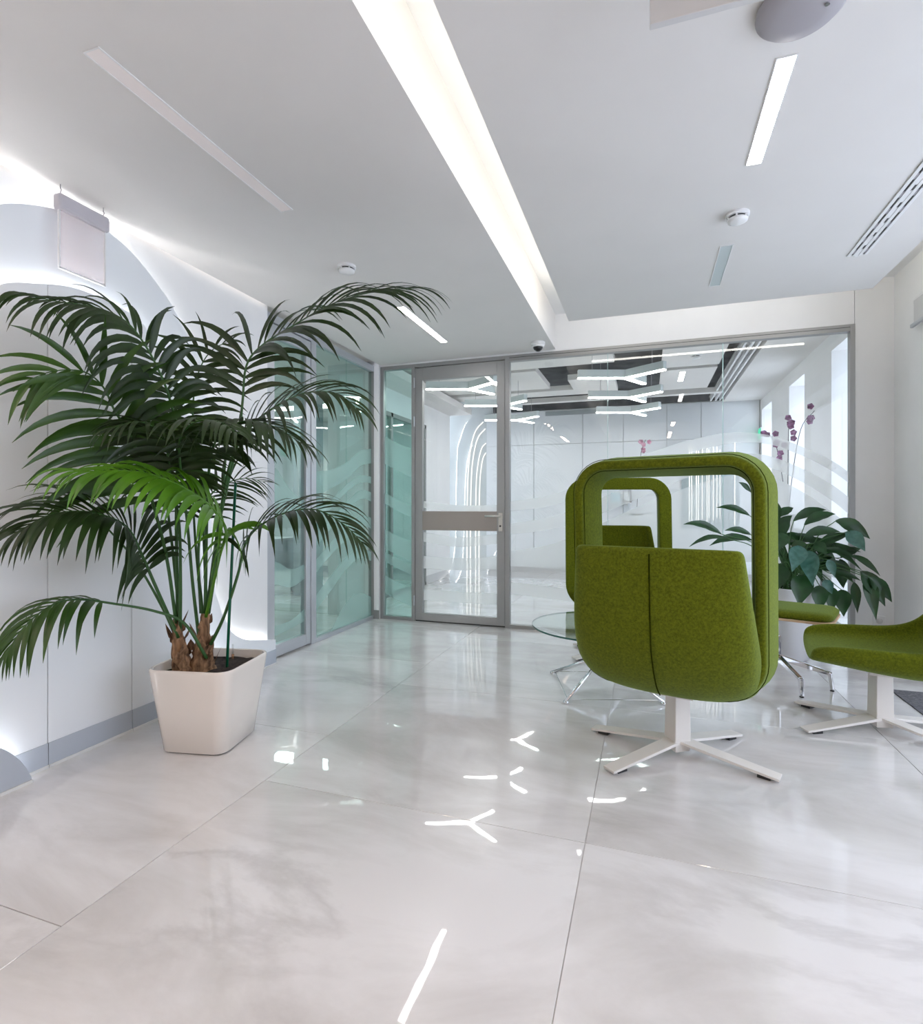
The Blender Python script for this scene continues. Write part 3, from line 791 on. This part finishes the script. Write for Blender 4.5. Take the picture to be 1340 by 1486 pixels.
def make_chair(label, loc, F, base_axis, group, with_loop=True):
    rz = F-PI/2
    t = thing('lounge_chair', label, 'chair', loc, rz, group)
    n = 14; R = shell_rings(n)
    mb = MB(); idx = []
    for o, i_ in R:
        b = len(mb.v); mb.v += o+i_; idx.append(b)
    m = n+1
    for a, b in zip(idx, idx[1:]):
        for k in range(n):
            mb.f.append((a+k, a+k+1, b+k+1, b+k)); mb.f.append((a+m+k, b+m+k, b+m+k+1, a+m+k+1))
        mb.f.append((a, b, b+m, a+m)); mb.f.append((a+n, a+m+n, b+m+n, b+n))
    for e in (idx[0], idx[-1]):
        for k in range(n): mb.f.append((e+k, e+k+1, e+m+k+1, e+m+k))
    sh = mb.build('seat_shell', 'felt', t, smooth=True, sub=2)
    pts = [Vector(o[n//2]) for o, _ in R[3:]]
    pts = [p+(Vector((0, SH[3+i][2], SH[3+i][3])).normalized()*.0005) for i, p in enumerate(pts)]
    P = smooth_path(pts, 40)
    MB().tube(P[10:-4], .0030, 5).build('back_seam', 'seam', sh)
    if with_loop:
        # felt covered loop around the back
        def loop_path(hw, z0, z1, r, rb):
            pts = []
            for cx_, cz, a0, rr in ((hw-r, z1-r, 0, r), (-(hw-r), z1-r, PI/2, r), (-(hw-rb), z0+rb, PI, rb), (hw-rb, z0+rb, 3*PI/2, rb)):
                for k in range(9):
                    a = a0+PI/2*k/8; pts.append((cx_+rr*math.cos(a), cz+rr*math.sin(a)))
            return pts
        path = loop_path(.366, .385, 1.332, .125, .15); N_ = len(path)
        rings = []
        sec = []
        hb, hf, dp, rr = .020, .048, .098, .013     # half thickness at the back and front, half depth
        for k, (sx, sy) in enumerate(((1,1),(-1,1),(-1,-1),(1,-1))):
            h_ = hf if sy > 0 else hb
            for j in range(4):
                a = k*PI/2+PI/2*j/3
                sec.append((sx*(h_-rr)+rr*math.cos(a), sy*(dp-rr)+rr*math.sin(a)))
        for i in range(N_):
            a, b = Vector(path[i-1]), Vector(path[(i+1)%N_]); tt = (b-a).normalized(); nn = Vector((tt.y, -tt.x))
            x, z = path[i]
            yc = -.105+DY-.06*(z-.335)
            rings.append([Vector((x+nn.x*u, yc+v, z+nn.y*u)) for u, v in sec])
        rings.append(rings[0])
        lp = MB().loft(rings, True, False).build('back_loop', 'felt', t, smooth=True)
        # welt line on the rear edge of the loop
        def welt(off, yy):
            pts = []
            for i in range(N_+1):
                a, b = Vector(path[(i-1)%N_]), Vector(path[(i+1)%N_]); tt = (b-a).normalized(); nn = Vector((tt.y, -tt.x))
                x, z = path[i%N_]
                pts.append(Vector((x+nn.x*off, -.105+DY-.06*(z-.335)+yy, z+nn.y*off)))
            return pts
        MB().tube(welt(-.024, -.079), .0016, 4, False).build('welt', 'seam', lp)
        MB().tube(welt(.026, -.079), .0016, 4, False).build('welt', 'seam', lp)
    # swivel base
    ca = base_axis-rz
    col = MB(); c4 = [(.042,.042),(-.042,.042),(-.042,-.042),(.042,-.042)]
    q = [rot2(x, y, ca+.35) for x, y in c4]
    col.loft([[Vector((x*k, y*k, z)) for x, y in q] for z, k in ((.022,.9),(.06,1),(.315,.92))])
    col.build('column', 'white_metal', t, bevel=.004)
    MB().box(-.09,.09,-.12,.06,.295,.315).build('mounting_plate', 'white_metal', t, bevel=.004)
    for da in (-33, 33, 147, 213):
        a = ca+math.radians(da); e = Vector((math.cos(a), math.sin(a), 0))
        lg = MB().bar(e*.02+Vector((0,0,.066)), e*.42+Vector((0,0,.0145)), .075, .014, (0,0,1), .066, .011).build('leg', 'white_metal', t, bevel=.002)
        MB().bar(e*.335+Vector((0,0,.0075)), e*.385+Vector((0,0,.0060)), .046, .012).build('glide', 'glide', lg)
    return t
make_chair('green felt lounge chair seen from behind, nearest to the camera', (.135, 2.73, 0), math.radians(75), math.radians(13), 'green felt lounge chairs')
make_chair('green felt lounge chair facing the camera behind the round glass table', (-.19, 4.39, 0), math.radians(-77), math.radians(186), 'green felt lounge chairs')
make_chair('green felt lounge chair seen from its side at the right edge', (1.14, 3.357, 0), math.radians(170), math.radians(171), 'green felt lounge chairs', False)

# ------------------------------------------------------------------ round glass table
t = thing('glass_table', 'round glass coffee table with chrome legs behind the nearest chair', 'table', (-.26, 3.56, 0))
ZTb = .40
top = MB().lathe([(0,ZTb-.010),(.45,ZTb-.010),(.45,ZTb),(0,ZTb)], (0,0,0), 64).build('table_top', 'table_glass', t)
MB().lathe([(.4503,ZTb-.0102),(.4512,ZTb-.005),(.4503,ZTb+.0002)], (0,0,0), 64, False).build('edge', 'table_edge', top, smooth=True)
MB().lathe([(.022,.16),(.022,ZTb-.010)], (0,0,0), 20).build('column', 'chrome', t, smooth=False)
MB().lathe([(.07,ZTb-.018),(.07,ZTb-.010)], (0,0,0), 28).build('top_disc', 'chrome', t)
for k in range(4):
    a = math.radians(242+90*k); e = Vector((math.cos(a), math.sin(a), 0))
    lg = MB().tube([Vector((0,0,.20))+e*.015, Vector((0,0,.012))+e*.40], [.013,.011], 12).build('leg', 'chrome', t, smooth=True)
    MB().lathe([(.016,0),(.018,.008),(.012,.02)], tuple(e*.40), 16).build('foot', 'chrome', lg, smooth=True)
    b = math.radians(242+90*(k+1)); e2 = Vector((math.cos(b), math.sin(b), 0))
    MB().tube([Vector((0,0,.02))+e*.38, Vector((0,0,.02))+e2*.38], .002, 5).build('brace_wire', 'chrome', t)

# ------------------------------------------------------------------ footstool
t = thing('footstool', 'green cushioned footstool on a chrome four-star base', 'footstool', (.81, 4.06, 0), math.radians(-21))
def rrect(hx, hy, r, n=6):
    pts = []
    for cx_, cy_, a0 in ((hx-r,hy-r,0),(-(hx-r),hy-r,PI/2),(-(hx-r),-(hy-r),PI),(hx-r,-(hy-r),3*PI/2)):
        for k in range(n+1):
            a = a0+PI/2*k/n; pts.append((cx_+r*math.cos(a), cy_+r*math.sin(a)))
    return pts
def rr_ring(hx, hy, r, z): return [Vector((x,y,z)) for x, y in rrect(hx,hy,r)]
MB().loft([rr_ring(.33,.235,.08,.445), rr_ring(.33,.235,.08,.459)]).build('seat_board', 'wood', t, bevel=.002)
MB().loft([rr_ring(.315,.22,.08,.459), rr_ring(.325,.23,.085,.468), rr_ring(.325,.23,.085,.486), rr_ring(.305,.21,.08,.502), rr_ring(.24,.15,.06,.508), rr_ring(.05,.03,.02,.509)]).build('cushion', 'felt', t, smooth=True)
MB().lathe([(.014,.26),(.014,.445)], (0,0,0), 18).build('gas_lift', 'chrome', t)
MB().lathe([(.022,.15),(.024,.16),(.024,.30),(.020,.305)], (0,0,0), 18).build('column', 'chrome', t)
MB().box(-.12,.12,-.02,.02,.432,.445).build('support_bar', 'chrome', t)
for wa in (-76, -20, 104, 160):
    a = math.radians(wa+21); e = Vector((math.cos(a), math.sin(a), 0))
    lg = MB().bar(e*.0+Vector((0,0,.165)), e*.29+Vector((0,0,.105)), .030, .045, (0,0,1), .024, .026)
    lg.bar(e*.285+Vector((0,0,.115)), e*.30+Vector((0,0,.006)), .024, .028, tuple(e), .02, .024)
    o = lg.build('leg', 'chrome', t, bevel=.005)
    MB().lathe([(.012,0),(.012,.007)], tuple(e*.30), 12).build('glide', 'glide', o)

# ------------------------------------------------------------------ leaves
def leaf(p, a, L, w, droop, N, n=7, fold=.18, clampx=None, peak=.35, twist=0.0, zmin=None):
    """a pointed blade from p along a, bending down; returns verts, faces"""
    p, a = Vector(p), Vector(a).normalized(); N = Vector(N)
    pts = []; cur = p.copy(); dirv = a.copy(); ds = L/n
    pts.append(cur.copy())
    for i in range(n):
        dirv = (dirv+Vector((0,0,-1))*droop*(1.0/n)*(.5+1.4*i/n)).normalized()
        cur = cur+dirv*ds; pts.append(cur.copy())
    vs = []; fs = []
    for i, q in enumerate(pts):
        s = i/n
        tt = (pts[min(i+1,n)]-pts[max(i-1,0)]).normalized()
        b = tt.cross(N)
        if b.length < 1e-3: b = tt.cross(Vector((1,0,0)))
        b.normalize(); nn = b.cross(tt).normalized()
        if twist:
            ca, sa = math.cos(twist*s), math.sin(twist*s); b, nn = b*ca+nn*sa, nn*ca-b*sa
        if s < peak: ww = .28+.72*math.sin(PI/2*s/peak)
        else: ww = max(0, 1-((s-peak)/(1-peak))**1.7)
        ww = max(ww, .03)*w/2
        for k, e in ((-1,1),(0,0),(1,1)):
            v = q+b*ww*k+nn*(fold*ww*2*e)
            if clampx is not None and v.x < clampx: v.x = clampx+.002*random.random()
            if zmin is not None and v.z < zmin: v.z = zmin
            vs.append(v)
    for i in range(n):
        o = i*3; fs += [(o,o+1,o+4,o+3),(o+1,o+2,o+5,o+4)]
    return vs, fs

# ------------------------------------------------------------------ potted palm
POT = Vector((-2.03, 2.14, 0)); PRZ = math.radians(11)
palm = thing('potted_palm', 'tall kentia palm with arching fronds in a glossy cream pot', 'potted palm', POT, PRZ)
pot = MB()
out = [(.155,.14,.055,0.004),(.162,.146,.055,.010),(.185,.182,.06,.20),(.208,.205,.065,.385),(.208,.205,.065,.395),(.203,.200,.062,.40),(.196,.193,.06,.398)]
rings = [rr_ring(hx,hx,r,z) for hx,_,r,z in out]
rings += [rr_ring(.193,.193,.058,.385), rr_ring(.185,.185,.055,.345)]
pot.loft(rings)
pt = pot.build('pot', 'pot', palm, smooth=True)
mod = pt.modifiers.new('edges', 'EDGE_SPLIT'); mod.split_angle = math.radians(50)
MB().loft([rr_ring(.15,.15,.05,0), rr_ring(.15,.15,.05,.006)]).build('foot_plate', 'gasket', palm)
sg = MB(); S = []
gx = 15
for i in range(gx+1):
    for j in range(gx+1):
        x, y = lerp(-.183,.183,i/gx), lerp(-.183,.183,j/gx); sg.v.append(Vector((x,y,.356+.008*random.random())))
sg.f = [(i*(gx+1)+j, (i+1)*(gx+1)+j, (i+1)*(gx+1)+j+1, i*(gx+1)+j+1) for i in range(gx) for j in range(gx)]
sg.build('soil', 'soil', palm, smooth=True)
# two fibrous trunks
def trunk(path, rad, nfib):
    P = smooth_path([at_d(*p) for p in path], 16)
    k = len(P)
    r = [interp(rad, i/(k-1))*(1+.10*math.sin(i*2.3)) for i in range(k)]
    tr = MB().tube(P, r, 12).build('trunk', 'trunk', palm, smooth=True, world=True)
    for q in range(nfib):
        i = random.randint(1, k-3); a = random.uniform(0, 2*PI)
        e = Vector((math.cos(a), math.sin(a), 0)); L = random.uniform(.05,.10)
        v, f = leaf(P[i]+e*r[i]*.8, e*.45+Vector((0,0,.9)), L, .045, -.1, e, 4, .05, peak=.1)
        MB().add(v, f).build('leaf_sheath', 'trunk', tr, world=True)
    return P
trunk([(266,975,2.63),(262,950,2.63),(258,920,2.63),(256,897,2.63)], [(0,.050),(.35,.038),(.7,.022),(1,.016)], 18)
trunk([(294,976,2.66),(294,950,2.66),(296,915,2.66),(299,885,2.66)], [(0,.068),(.3,.048),(.7,.026),(1,.018)], 24)
# stake and water gauge
a = at_d(329.5,968,2.58); b = at_d(342,700,2.58)
MB().tube([a, b], .0065, 8).build('stake', 'stake', palm, smooth=True, world=True)
a = at_d(338,953,2.70); MB().tube([a, a+Vector((0,0,.062))], .005, 10).build('water_gauge', 'clear', palm, smooth=True, world=True)
MB().tube([a-Vector((0,0,.01)), a+Vector((0,0,.012))], .0065, 10).build('gauge_base', 'trunk', palm, smooth=True, world=True)

EX = -2.475
NLEAF = [0]
rest = {}
def frond(path, start, n, L, w, upw, camw, droop, m, lift=.15, swp=(28,68), asym=(1,1), prof=None, single=True, curl=0.0):
    """path of (px,py,depth); leaflets from `start` on; the face of the frond looks up*upw + camera*camw"""
    P = smooth_path([at_d(*p) for p in path], 48)
    for q in P: q.x = max(q.x, EX+.015)
    K = len(P)
    rad = [interp([(0,.0085),(.4,.0055),(1,.0012)], i/(K-1)) for i in range(K)]
    fr_ = MB().tube(P, rad, 6).build('frond', 'stem' if m != 'leaf_bright' else m, palm, smooth=True, world=True)
    seglen = [0]
    for i in range(1, K): seglen.append(seglen[-1]+(P[i]-P[i-1]).length)
    for k in range(n):
        s = k/(n-1)
        tpos = lerp(start, .985, s)
        target = tpos*seglen[-1]
        i = next((j for j in range(1, K) if seglen[j] >= target), K-1)
        ff = (target-seglen[i-1])/max(1e-6, seglen[i]-seglen[i-1]); p = P[i-1].lerp(P[i], ff)
        tg = (P[min(i+1,K-1)]-P[max(i-2,0)]).normalized()
        cam_dir = (Vector((0,0,CAM_H))-p).normalized()
        N = (Vector((0,0,1))*upw+cam_dir*camw); N = (N-tg*N.dot(tg)).normalized()
        side = tg.cross(N).normalized()
        for sd in (-1, 1):
            sweep = math.radians(lerp(swp[0], swp[1], s**1.3)+random.uniform(-5,5))
            dv = side*sd*math.cos(sweep)+tg*math.sin(sweep)+N*(lift+random.uniform(-.08,.10))
            pr = interp(prof or [(0,.62),(.15,.92),(.4,1),(.7,.82),(1,.42)], s)
            LL = L*pr*(asym[0] if sd < 0 else asym[1])*random.uniform(.9,1.08)
            if LL < .04: continue
            LL *= 1.12
            ww = 1.3*w*interp([(0,1),(.5,.95),(1,.45)], s)*random.uniform(.85,1.15)
            v, f = leaf(p, dv, LL, ww, droop*random.uniform(.75,1.25), N, 8, .16, EX, .30, random.uniform(-.5,.5))
            NLEAF[0] += 1
            if single and rest.get('count', 0) < 300:
                rest['count'] = rest.get('count', 0)+1
                MB().add(v, f).build('leaflet', m, fr_, smooth=True, world=True)
            else:
                rest.setdefault(m, MB()).add(v, f)
# A, upper left
frond([(258,905,2.63),(256,760,2.58),(257,634,2.52),(249,589,2.46),(236,550,2.40),(212,503,2.34),(182,466,2.27),(138,446,2.18),(81,437,2.08),(22,424,1.98)], .40, 33, .38, .026, .75, .6, 1.75, 'leaf_dark', .12, (30,74), (1.0,.62))
# B, left, broad leaflets
frond([(256,905,2.62),(240,800,2.52),(210,690,2.40),(190,634,2.33),(167,597,2.27),(150,562,2.22),(123,540,2.15),(80,538,2.07),(40,552,2.0)], .44, 19, .40, .034, .45, .85, 1.0, 'leaf_mid', .1, (20,68), (1.0,.78), [(0,1.05),(.3,1.0),(.7,.8),(1,.5)])
# C, long arch to the upper right
frond([(300,890,2.66),(318,760,2.66),(345,640,2.66),(352,585,2.66),(358,530,2.66),(382,500,2.66),(425,473,2.67),(480,442,2.69),(540,424,2.72),(600,418,2.76)], .50, 27, .42, .025, .85, .45, 1.15, 'leaf_dark', .14, (34,76), (1,1), [(0,.7),(.2,.95),(.5,1),(.8,.85),(1,.6)])
# D, middle right
frond([(302,890,2.64),(318,760,2.58),(335,670,2.52),(362,622,2.47),(400,590,2.42),(445,570,2.38),(490,572,2.34),(522,596,2.31)], .50, 20, .30, .022, .8, .5, 1.0, 'leaf_dark', .15, (25,70))
# L, centre right, drooping
frond([(298,890,2.64),(300,760,2.55),(305,670,2.44),(320,630,2.36),(352,612,2.28),(395,618,2.22),(440,645,2.18)], .55, 19, .30, .024, 1.0, .15, 1.3, 'leaf_dark', .12, (25,66))
# E, centre, coming at the camera
frond([(290,935,2.66),(280,850,2.60),(272,760,2.52),(262,680,2.40),(262,635,2.28),(285,612,2.16),(318,612,2.05),(345,630,1.95)], .50, 20, .28, .024, 1.0, .1, 1.2, 'leaf_dark', .1, (20,66))
frond([(261,935,2.63),(262,850,2.58),(260,760,2.52),(248,690,2.42),(240,645,2.32),(222,620,2.22),(196,612,2.14),(160,622,2.06)], .52, 18, .27, .024, 1.0, .2, 1.2, 'leaf_dark', .1, (20,66))
# F, bright green in front
frond([(299,895,2.60),(318,810,2.50),(328,770,2.42),(305,735,2.33),(268,708,2.25),(225,690,2.17),(180,683,2.10),(135,684,2.03),(100,682,1.98)], .30, 29, .23, .026, .80, .5, 1.7, 'leaf_bright', .12, (22,74), (1,1), [(0,.9),(.2,1.1),(.5,1.0),(.8,.85),(1,.7)])
# G, lower left
frond([(259,925,2.60),(232,865,2.50),(208,810,2.42),(188,770,2.34),(162,752,2.26),(120,742,2.16),(70,748,2.05),(20,775,1.96)], .36, 28, .33, .025, .8, .5, 1.35, 'leaf_dark', .18, (22,72))
# H, lowest left
frond([(300,955,2.62),(268,905,2.56),(225,887,2.48),(165,876,2.36),(110,870,2.24),(72,880,2.16),(35,910,2.08),(8,950,2.03)], .58, 16, .25, .020, .9, .3, 1.8, 'leaf_mid', .05, (35,76))
# I, lower right
frond([(306,935,2.63),(325,895,2.60),(345,835,2.56),(356,790,2.52),(375,765,2.48),(415,744,2.44),(460,740,2.40),(500,762,2.37),(528,790,2.35)], .40, 24, .28, .020, .85, .45, 1.2, 'leaf_dark', .15, (25,72))
# J, behind, fine leaflets to the right
frond([(292,890,2.68),(288,800,2.75),(300,730,2.82),(322,705,2.88),(355,694,2.93),(385,700,2.97)], .52, 15, .24, .012, .7, .6, .8, 'leaf_dark', .1, (25,66))
# K, upright in the middle
frond([(300,890,2.67),(296,780,2.70),(290,690,2.72),(280,610,2.72),(286,548,2.72),(306,510,2.72),(340,492,2.72)], .62, 13, .26, .022, .6, .7, 1.1, 'leaf_dark', .1, (25,64))
# petioles that end inside the crown
for pts in ([(262,905,2.62),(246,760,2.60),(228,640,2.58)], [(294,890,2.64),(284,790,2.62),(279,700,2.6)], [(303,890,2.62),(316,800,2.62),(330,640,2.62)], [(258,930,2.63),(235,880,2.66),(195,812,2.62),(150,760,2.5)]):
    P = smooth_path([at_d(*p) for p in pts], 16)
    MB().tube(P, [.008-.004*i/16 for i in range(17)], 6).build('petiole', 'stem', palm, smooth=True, world=True)
rest.pop('count', None)
for k_, mb_ in rest.items():
    o = mb_.build('leaflets', k_, palm, smooth=True, world=True); o['kind'] = 'stuff'

# ------------------------------------------------------------------ leafy plant in a white planter by the glass
LP = at_d(1152, 900, 4.20); LP.z = 0
LP = Vector((1.05, 4.74, 0))
lily = thing('potted_lily', 'bushy broad-leaved plant in a white planter before the glass wall', 'potted plant', LP)
MB().lathe([(.10,0),(.105,.004),(.150,.52),(.152,.53),(.146,.535),(.140,.53),(.136,.50)], (0,0,0), 36).build('planter', 'pot2', lily, smooth=True)
MB().lathe([(0,.505),(.137,.50)], (0,0,0), 24).build('soil', 'soil', lily)
def lily_leaf(bpx, tpx, w, m='lily', d0=4.15, d1=4.15, droop=.5, arch=.5):
    """bpx: where the blade leaves its stalk, tpx: its tip, both in the photograph at depths d0, d1"""
    B, T = at_d(*bpx, d0), at_d(*tpx, d1)
    w *= .82
    B.y = min(B.y, YB-.06); T.y = min(T.y, YB-.06)
    root = LP+Vector((random.uniform(-.07,.07), random.uniform(-.06,.06), .505))
    mid = root.lerp(B, .5)+Vector((0,0,.10+.05*random.random()))
    P = smooth_path([root, mid, B], 12)
    st = MB().tube(P, [.0045-.0015*i/12 for i in range(13)], 6).build('stalk', 'stem', lily, smooth=True, world=True)
    n = 9; v = T-B; L = v.length; up = Vector((0,0,1))
    C = B.lerp(T, .5)+up*L*.40*arch
    pts = [B*(1-s)**2+C*2*s*(1-s)+T*s*s for s in [i/n for i in range(n+1)]]
    cam_dir = (Vector((0,0,CAM_H))-B).normalized(); vs = []; fs = []
    tw = random.uniform(-.5,.5)
    for i, q in enumerate(pts):
        s = i/n; tt = (pts[min(i+1,n)]-pts[max(i-1,0)]).normalized()
        b = tt.cross((cam_dir*.75+up*.5+Vector((tw*.5,0,0))).normalized()).normalized(); nn = b.cross(tt)
        ww = w/2*max(.02, math.sin(PI*min(1, (s*.95+.04))**.9)**1.15)
        wav = .08*ww*math.sin(i*1.9)
        for k, e in ((-1,.30),(-.5,.08),(0,0),(.5,.08),(1,.30)):
            p_ = q+b*ww*k-nn*(e*ww*.8)*(-1)+nn*wav*abs(k); p_.y = min(p_.y, YB-.03); vs.append(p_)
    for i in range(n):
        for k in range(4): o = i*5+k; fs.append((o,o+1,o+6,o+5))
    MB().add(vs, fs).build('leaf', m, lily, smooth=True, world=True)
LV = [ # blade base, tip, width, material, depths
 ((1047,775),(992,761),.085,'lily',4.0,3.95), ((1055,781),(1000,794),.06,'lily',4.0,3.9), ((1088,748),(1040,737),.075,'lily',4.2,4.2),
 ((1090,776),(1052,770),.07,'lily',4.1,4.1), ((1092,784),(1030,792),.085,'lily',4.1,4.0), ((1090,714),(1072,700),.05,'lily',4.3,4.3),
 ((1128,762),(1118,722),.12,'lily',4.2,4.2), ((1132,750),(1152,737),.09,'lily',4.2,4.2), ((1122,790),(1150,748),.16,'lily',4.15,4.05),
 ((1152,756),(1200,740),.10,'lily',4.25,4.25), ((1168,762),(1213,746),.11,'lily',4.15,4.15), ((1168,778),(1220,772),.10,'lily',4.05,4.0),
 ((1213,756),(1263,782),.13,'lily',4.05,3.95), ((1228,772),(1256,800),.13,'lily_sheen',4.0,3.9), ((1185,795),(1236,776),.10,'lily',4.1,4.05),
 ((1192,798),(1245,812),.07,'lily',4.1,4.0), ((1238,806),(1278,836),.06,'lily',4.05,3.9), ((1202,812),(1212,838),.075,'lily_sheen',3.95,3.9),
 ((1250,829),(1285,880),.14,'lily',3.9,3.8), ((1262,838),(1295,874),.11,'lily',3.85,3.8), ((1258,835),(1272,900),.11,'lily',3.9,3.78),
 ((1165,794),(1150,830),.14,'lily_sheen',3.9,3.75), ((1172,800),(1180,850),.15,'lily_sheen',3.9,3.72), ((1150,800),(1172,790),.12,'lily',3.95,3.9),
 ((1132,818),(1124,862),.19,'lily',4.0,3.9), ((1168,835),(1160,880),.17,'lily',3.85,3.75), ((1190,850),(1190,888),.13,'lily',4.0,3.9),
 ((1208,852),(1207,890),.11,'lily',4.0,3.9), ((1222,856),(1225,895),.14,'lily',4.0,3.9), ((1240,845),(1245,890),.08,'lily',4.1,4.05),
 ((1205,832),(1250,843),.07,'lily',4.1,4.0), ((1196,842),(1208,862),.09,'lily_sheen',4.0,3.95), ((1120,752),(1105,735),.09,'lily',4.3,4.3),
 ((1118,806),(1098,792),.12,'lily',4.1,4.0), ((1140,775),(1130,800),.12,'lily',4.0,3.9), ((1182,788),(1200,806),.10,'lily',4.05,3.95),
]
for (b, tp, w_, m_, d0, d1) in LV: lily_leaf(b, tp, w_, m_, d0, d1)
for k in range(22):
    lily_leaf((1120+random.uniform(0,110), 775+random.uniform(0,50)), (1105+random.uniform(0,150), 790+random.uniform(0,70)), random.uniform(.08,.13), 'lily', 4.25, 4.2)

# ------------------------------------------------------------------ charcoal mat under the windows
o = MB().box(1.44, 2.08, -1.5, 4.10, .0, .006).build('floor_mat', 'carpet', None, bevel=.002)
tag(o, 'charcoal textured floor mat at the right edge behind the side chair', 'floor mat')

# ------------------------------------------------------------------ things in the room beyond the glass
def console(label, x, y, w, dpt, h_):
    t = thing('console', label, 'console', (x, y, 0))
    MB().box(-w/2,w/2,-dpt/2,dpt/2,h_-.03,h_).build('top', 'panel', t, bevel=.003)
    MB().box(-w/2+.01,-.003,-dpt/2+.01,dpt/2-.01,0,h_-.03).build('front', 'panel', t, bevel=.002)
    MB().box(.003,w/2-.01,-dpt/2+.01,dpt/2-.01,0,h_-.03).build('front', 'panel', t, bevel=.002)
console('white console carrying the purple orchid behind the glass', 1.33, 6.35, .56, .40, .92)
def orchid(label, x, y, z, stems, m):
    t = thing('orchid', label, 'orchid', (x, y, z))
    MB().lathe([(.045,0),(.055,.01),(.065,.12),(.06,.125),(.055,.11)], (0,0,0), 24).build('vase', 'white_plastic', t, smooth=True)
    for L_, a_, nf in stems:
        P = smooth_path([(0,0,.05),(a_*.10,0,L_*.45),(a_*.28,.02,L_*.85),(a_*.55,.03,L_)], 18)
        st = MB().tube(P, .0035, 6).build('stem', 'dkstem', t, smooth=True)
        for k in range(nf):
            p = P[-1-int(k*1.2)]+Vector((random.uniform(-.05,.05), random.uniform(-.04,.04), random.uniform(-.05,.05)))
            mb = MB()
            for q in range(5):
                a = 2*PI*q/5+k
                e = Vector((math.cos(a), -.35, math.sin(a)))
                v, f = leaf(p, e, .036, .036, .2, Vector((0,-1,0)), 4, .1, None, .55); mb.add(v, f)
            mb.build('flower', m, st)
    for k in range(4):
        a = k*1.6+.4; v, f = leaf((0,0,.10), (math.cos(a), math.sin(a), .7), .20, .05, .9, (0,0,1), 6, .15)
        MB().add(v, f).build('leaf', 'lily', t, smooth=True)
p = on_y(1143, 700, 6.35)
orchid('purple orchid on the console behind the right glass pane', p.x, 6.35, .92, ((1.02,-.36,8),(1.12,.05,7),(1.20,.45,4)), 'orchid')
console('white console carrying the pale orchid behind the glass', on_y(925,700,8.0).x, 8.0, .6, .36, .90)
p = on_y(924, 700, 8.0)
orchid('pale pink orchid seen above the far chair through the glass', p.x, 8.0, .90, ((1.18,.22,6),), 'orchid_p')
# wall shelf with a few boxes
a, b = on_y(873, 729, YFAR-.12), on_y(911, 728, YFAR-.12)
t = thing('wall_shelf', 'thin white shelf on the far wall beyond the glass', 'shelf', ((a.x+b.x)/2, YFAR, a.z))
wd = (b.x-a.x)/2+.05
MB().box(-wd,wd,-.22,0,-.02,0).build('board', 'white_plastic', t, bevel=.002); MB().box(-wd+.05,-wd+.07,-.16,0,-.06,-.02).build('bracket', 'white_plastic', t); MB().box(wd-.07,wd-.05,-.16,0,-.06,-.02).build('bracket', 'white_plastic', t)
M['paleblue'] = mat('pale_blue_card', (.35,.62,.72), .6); M['brown'] = mat('brown_frame', (.10,.06,.05), .5)
o = MB().box(-.07,.07,-.15,-.05,0,.15).build('carton', 'paleblue', None, bevel=.002); o.location = ((a.x+b.x)/2+.02, YFAR, a.z); tag(o, 'pale blue box on the thin white wall shelf', 'box')
t = thing('picture_frame', 'small brown frame on the thin white wall shelf', 'picture frame', ((a.x+b.x)/2+.20, YFAR-.1, a.z))
MB().box(-.07,-.05,-.012,.012,0,.20).box(.05,.07,-.012,.012,0,.20).box(-.05,.05,-.012,.012,0,.02).box(-.05,.05,-.012,.012,.18,.20).build('frame', 'brown', t)
MB().box(-.05,.05,-.004,.004,.02,.18).build('picture', 'panel', t)
# vertical light rods on the far wall
p0, p1 = on_y(1000, 762, YFAR-.1), on_y(1046, 690, YFAR-.1)
t = thing('rod_lamp', 'cluster of thin glowing vertical rods on the far wall', 'lamp', ((p0.x+p1.x)/2, YFAR-.1, p0.z))
hw = (p1.x-p0.x)/2
MB().box(-hw-.10,hw+.28,.085,.10,-.05,.86).build('back_panel', 'rod_panel', t)
MB().box(-hw-.08,hw+.08,-.01,.085,.84,.865).build('rail', 'dark', t)
for k in range(10):
    x = lerp(-hw, hw, k/9)+random.uniform(-.012,.012)
    MB().tube([(x,0,.02+.10*random.random()),(x,0,1.15+.12*random.random())], .005, 6).build('rod', 'rodlight', t)
MB().tube([(hw+.2,0,0),(hw+.2,0,1.3)], .006, 6).build('rod', 'rodlight', t)
t = thing('exit_sign', 'small green exit sign beside the far window', 'sign', (XR2-.005, 9.28, 2.25))
MB().box(-.03,.0,-.12,.10,-.09,.09).build('housing', 'white_plastic', t); MB().box(-.034,-.03,-.11,.09,-.08,.08).build('sign_face', 'exit_green', t)
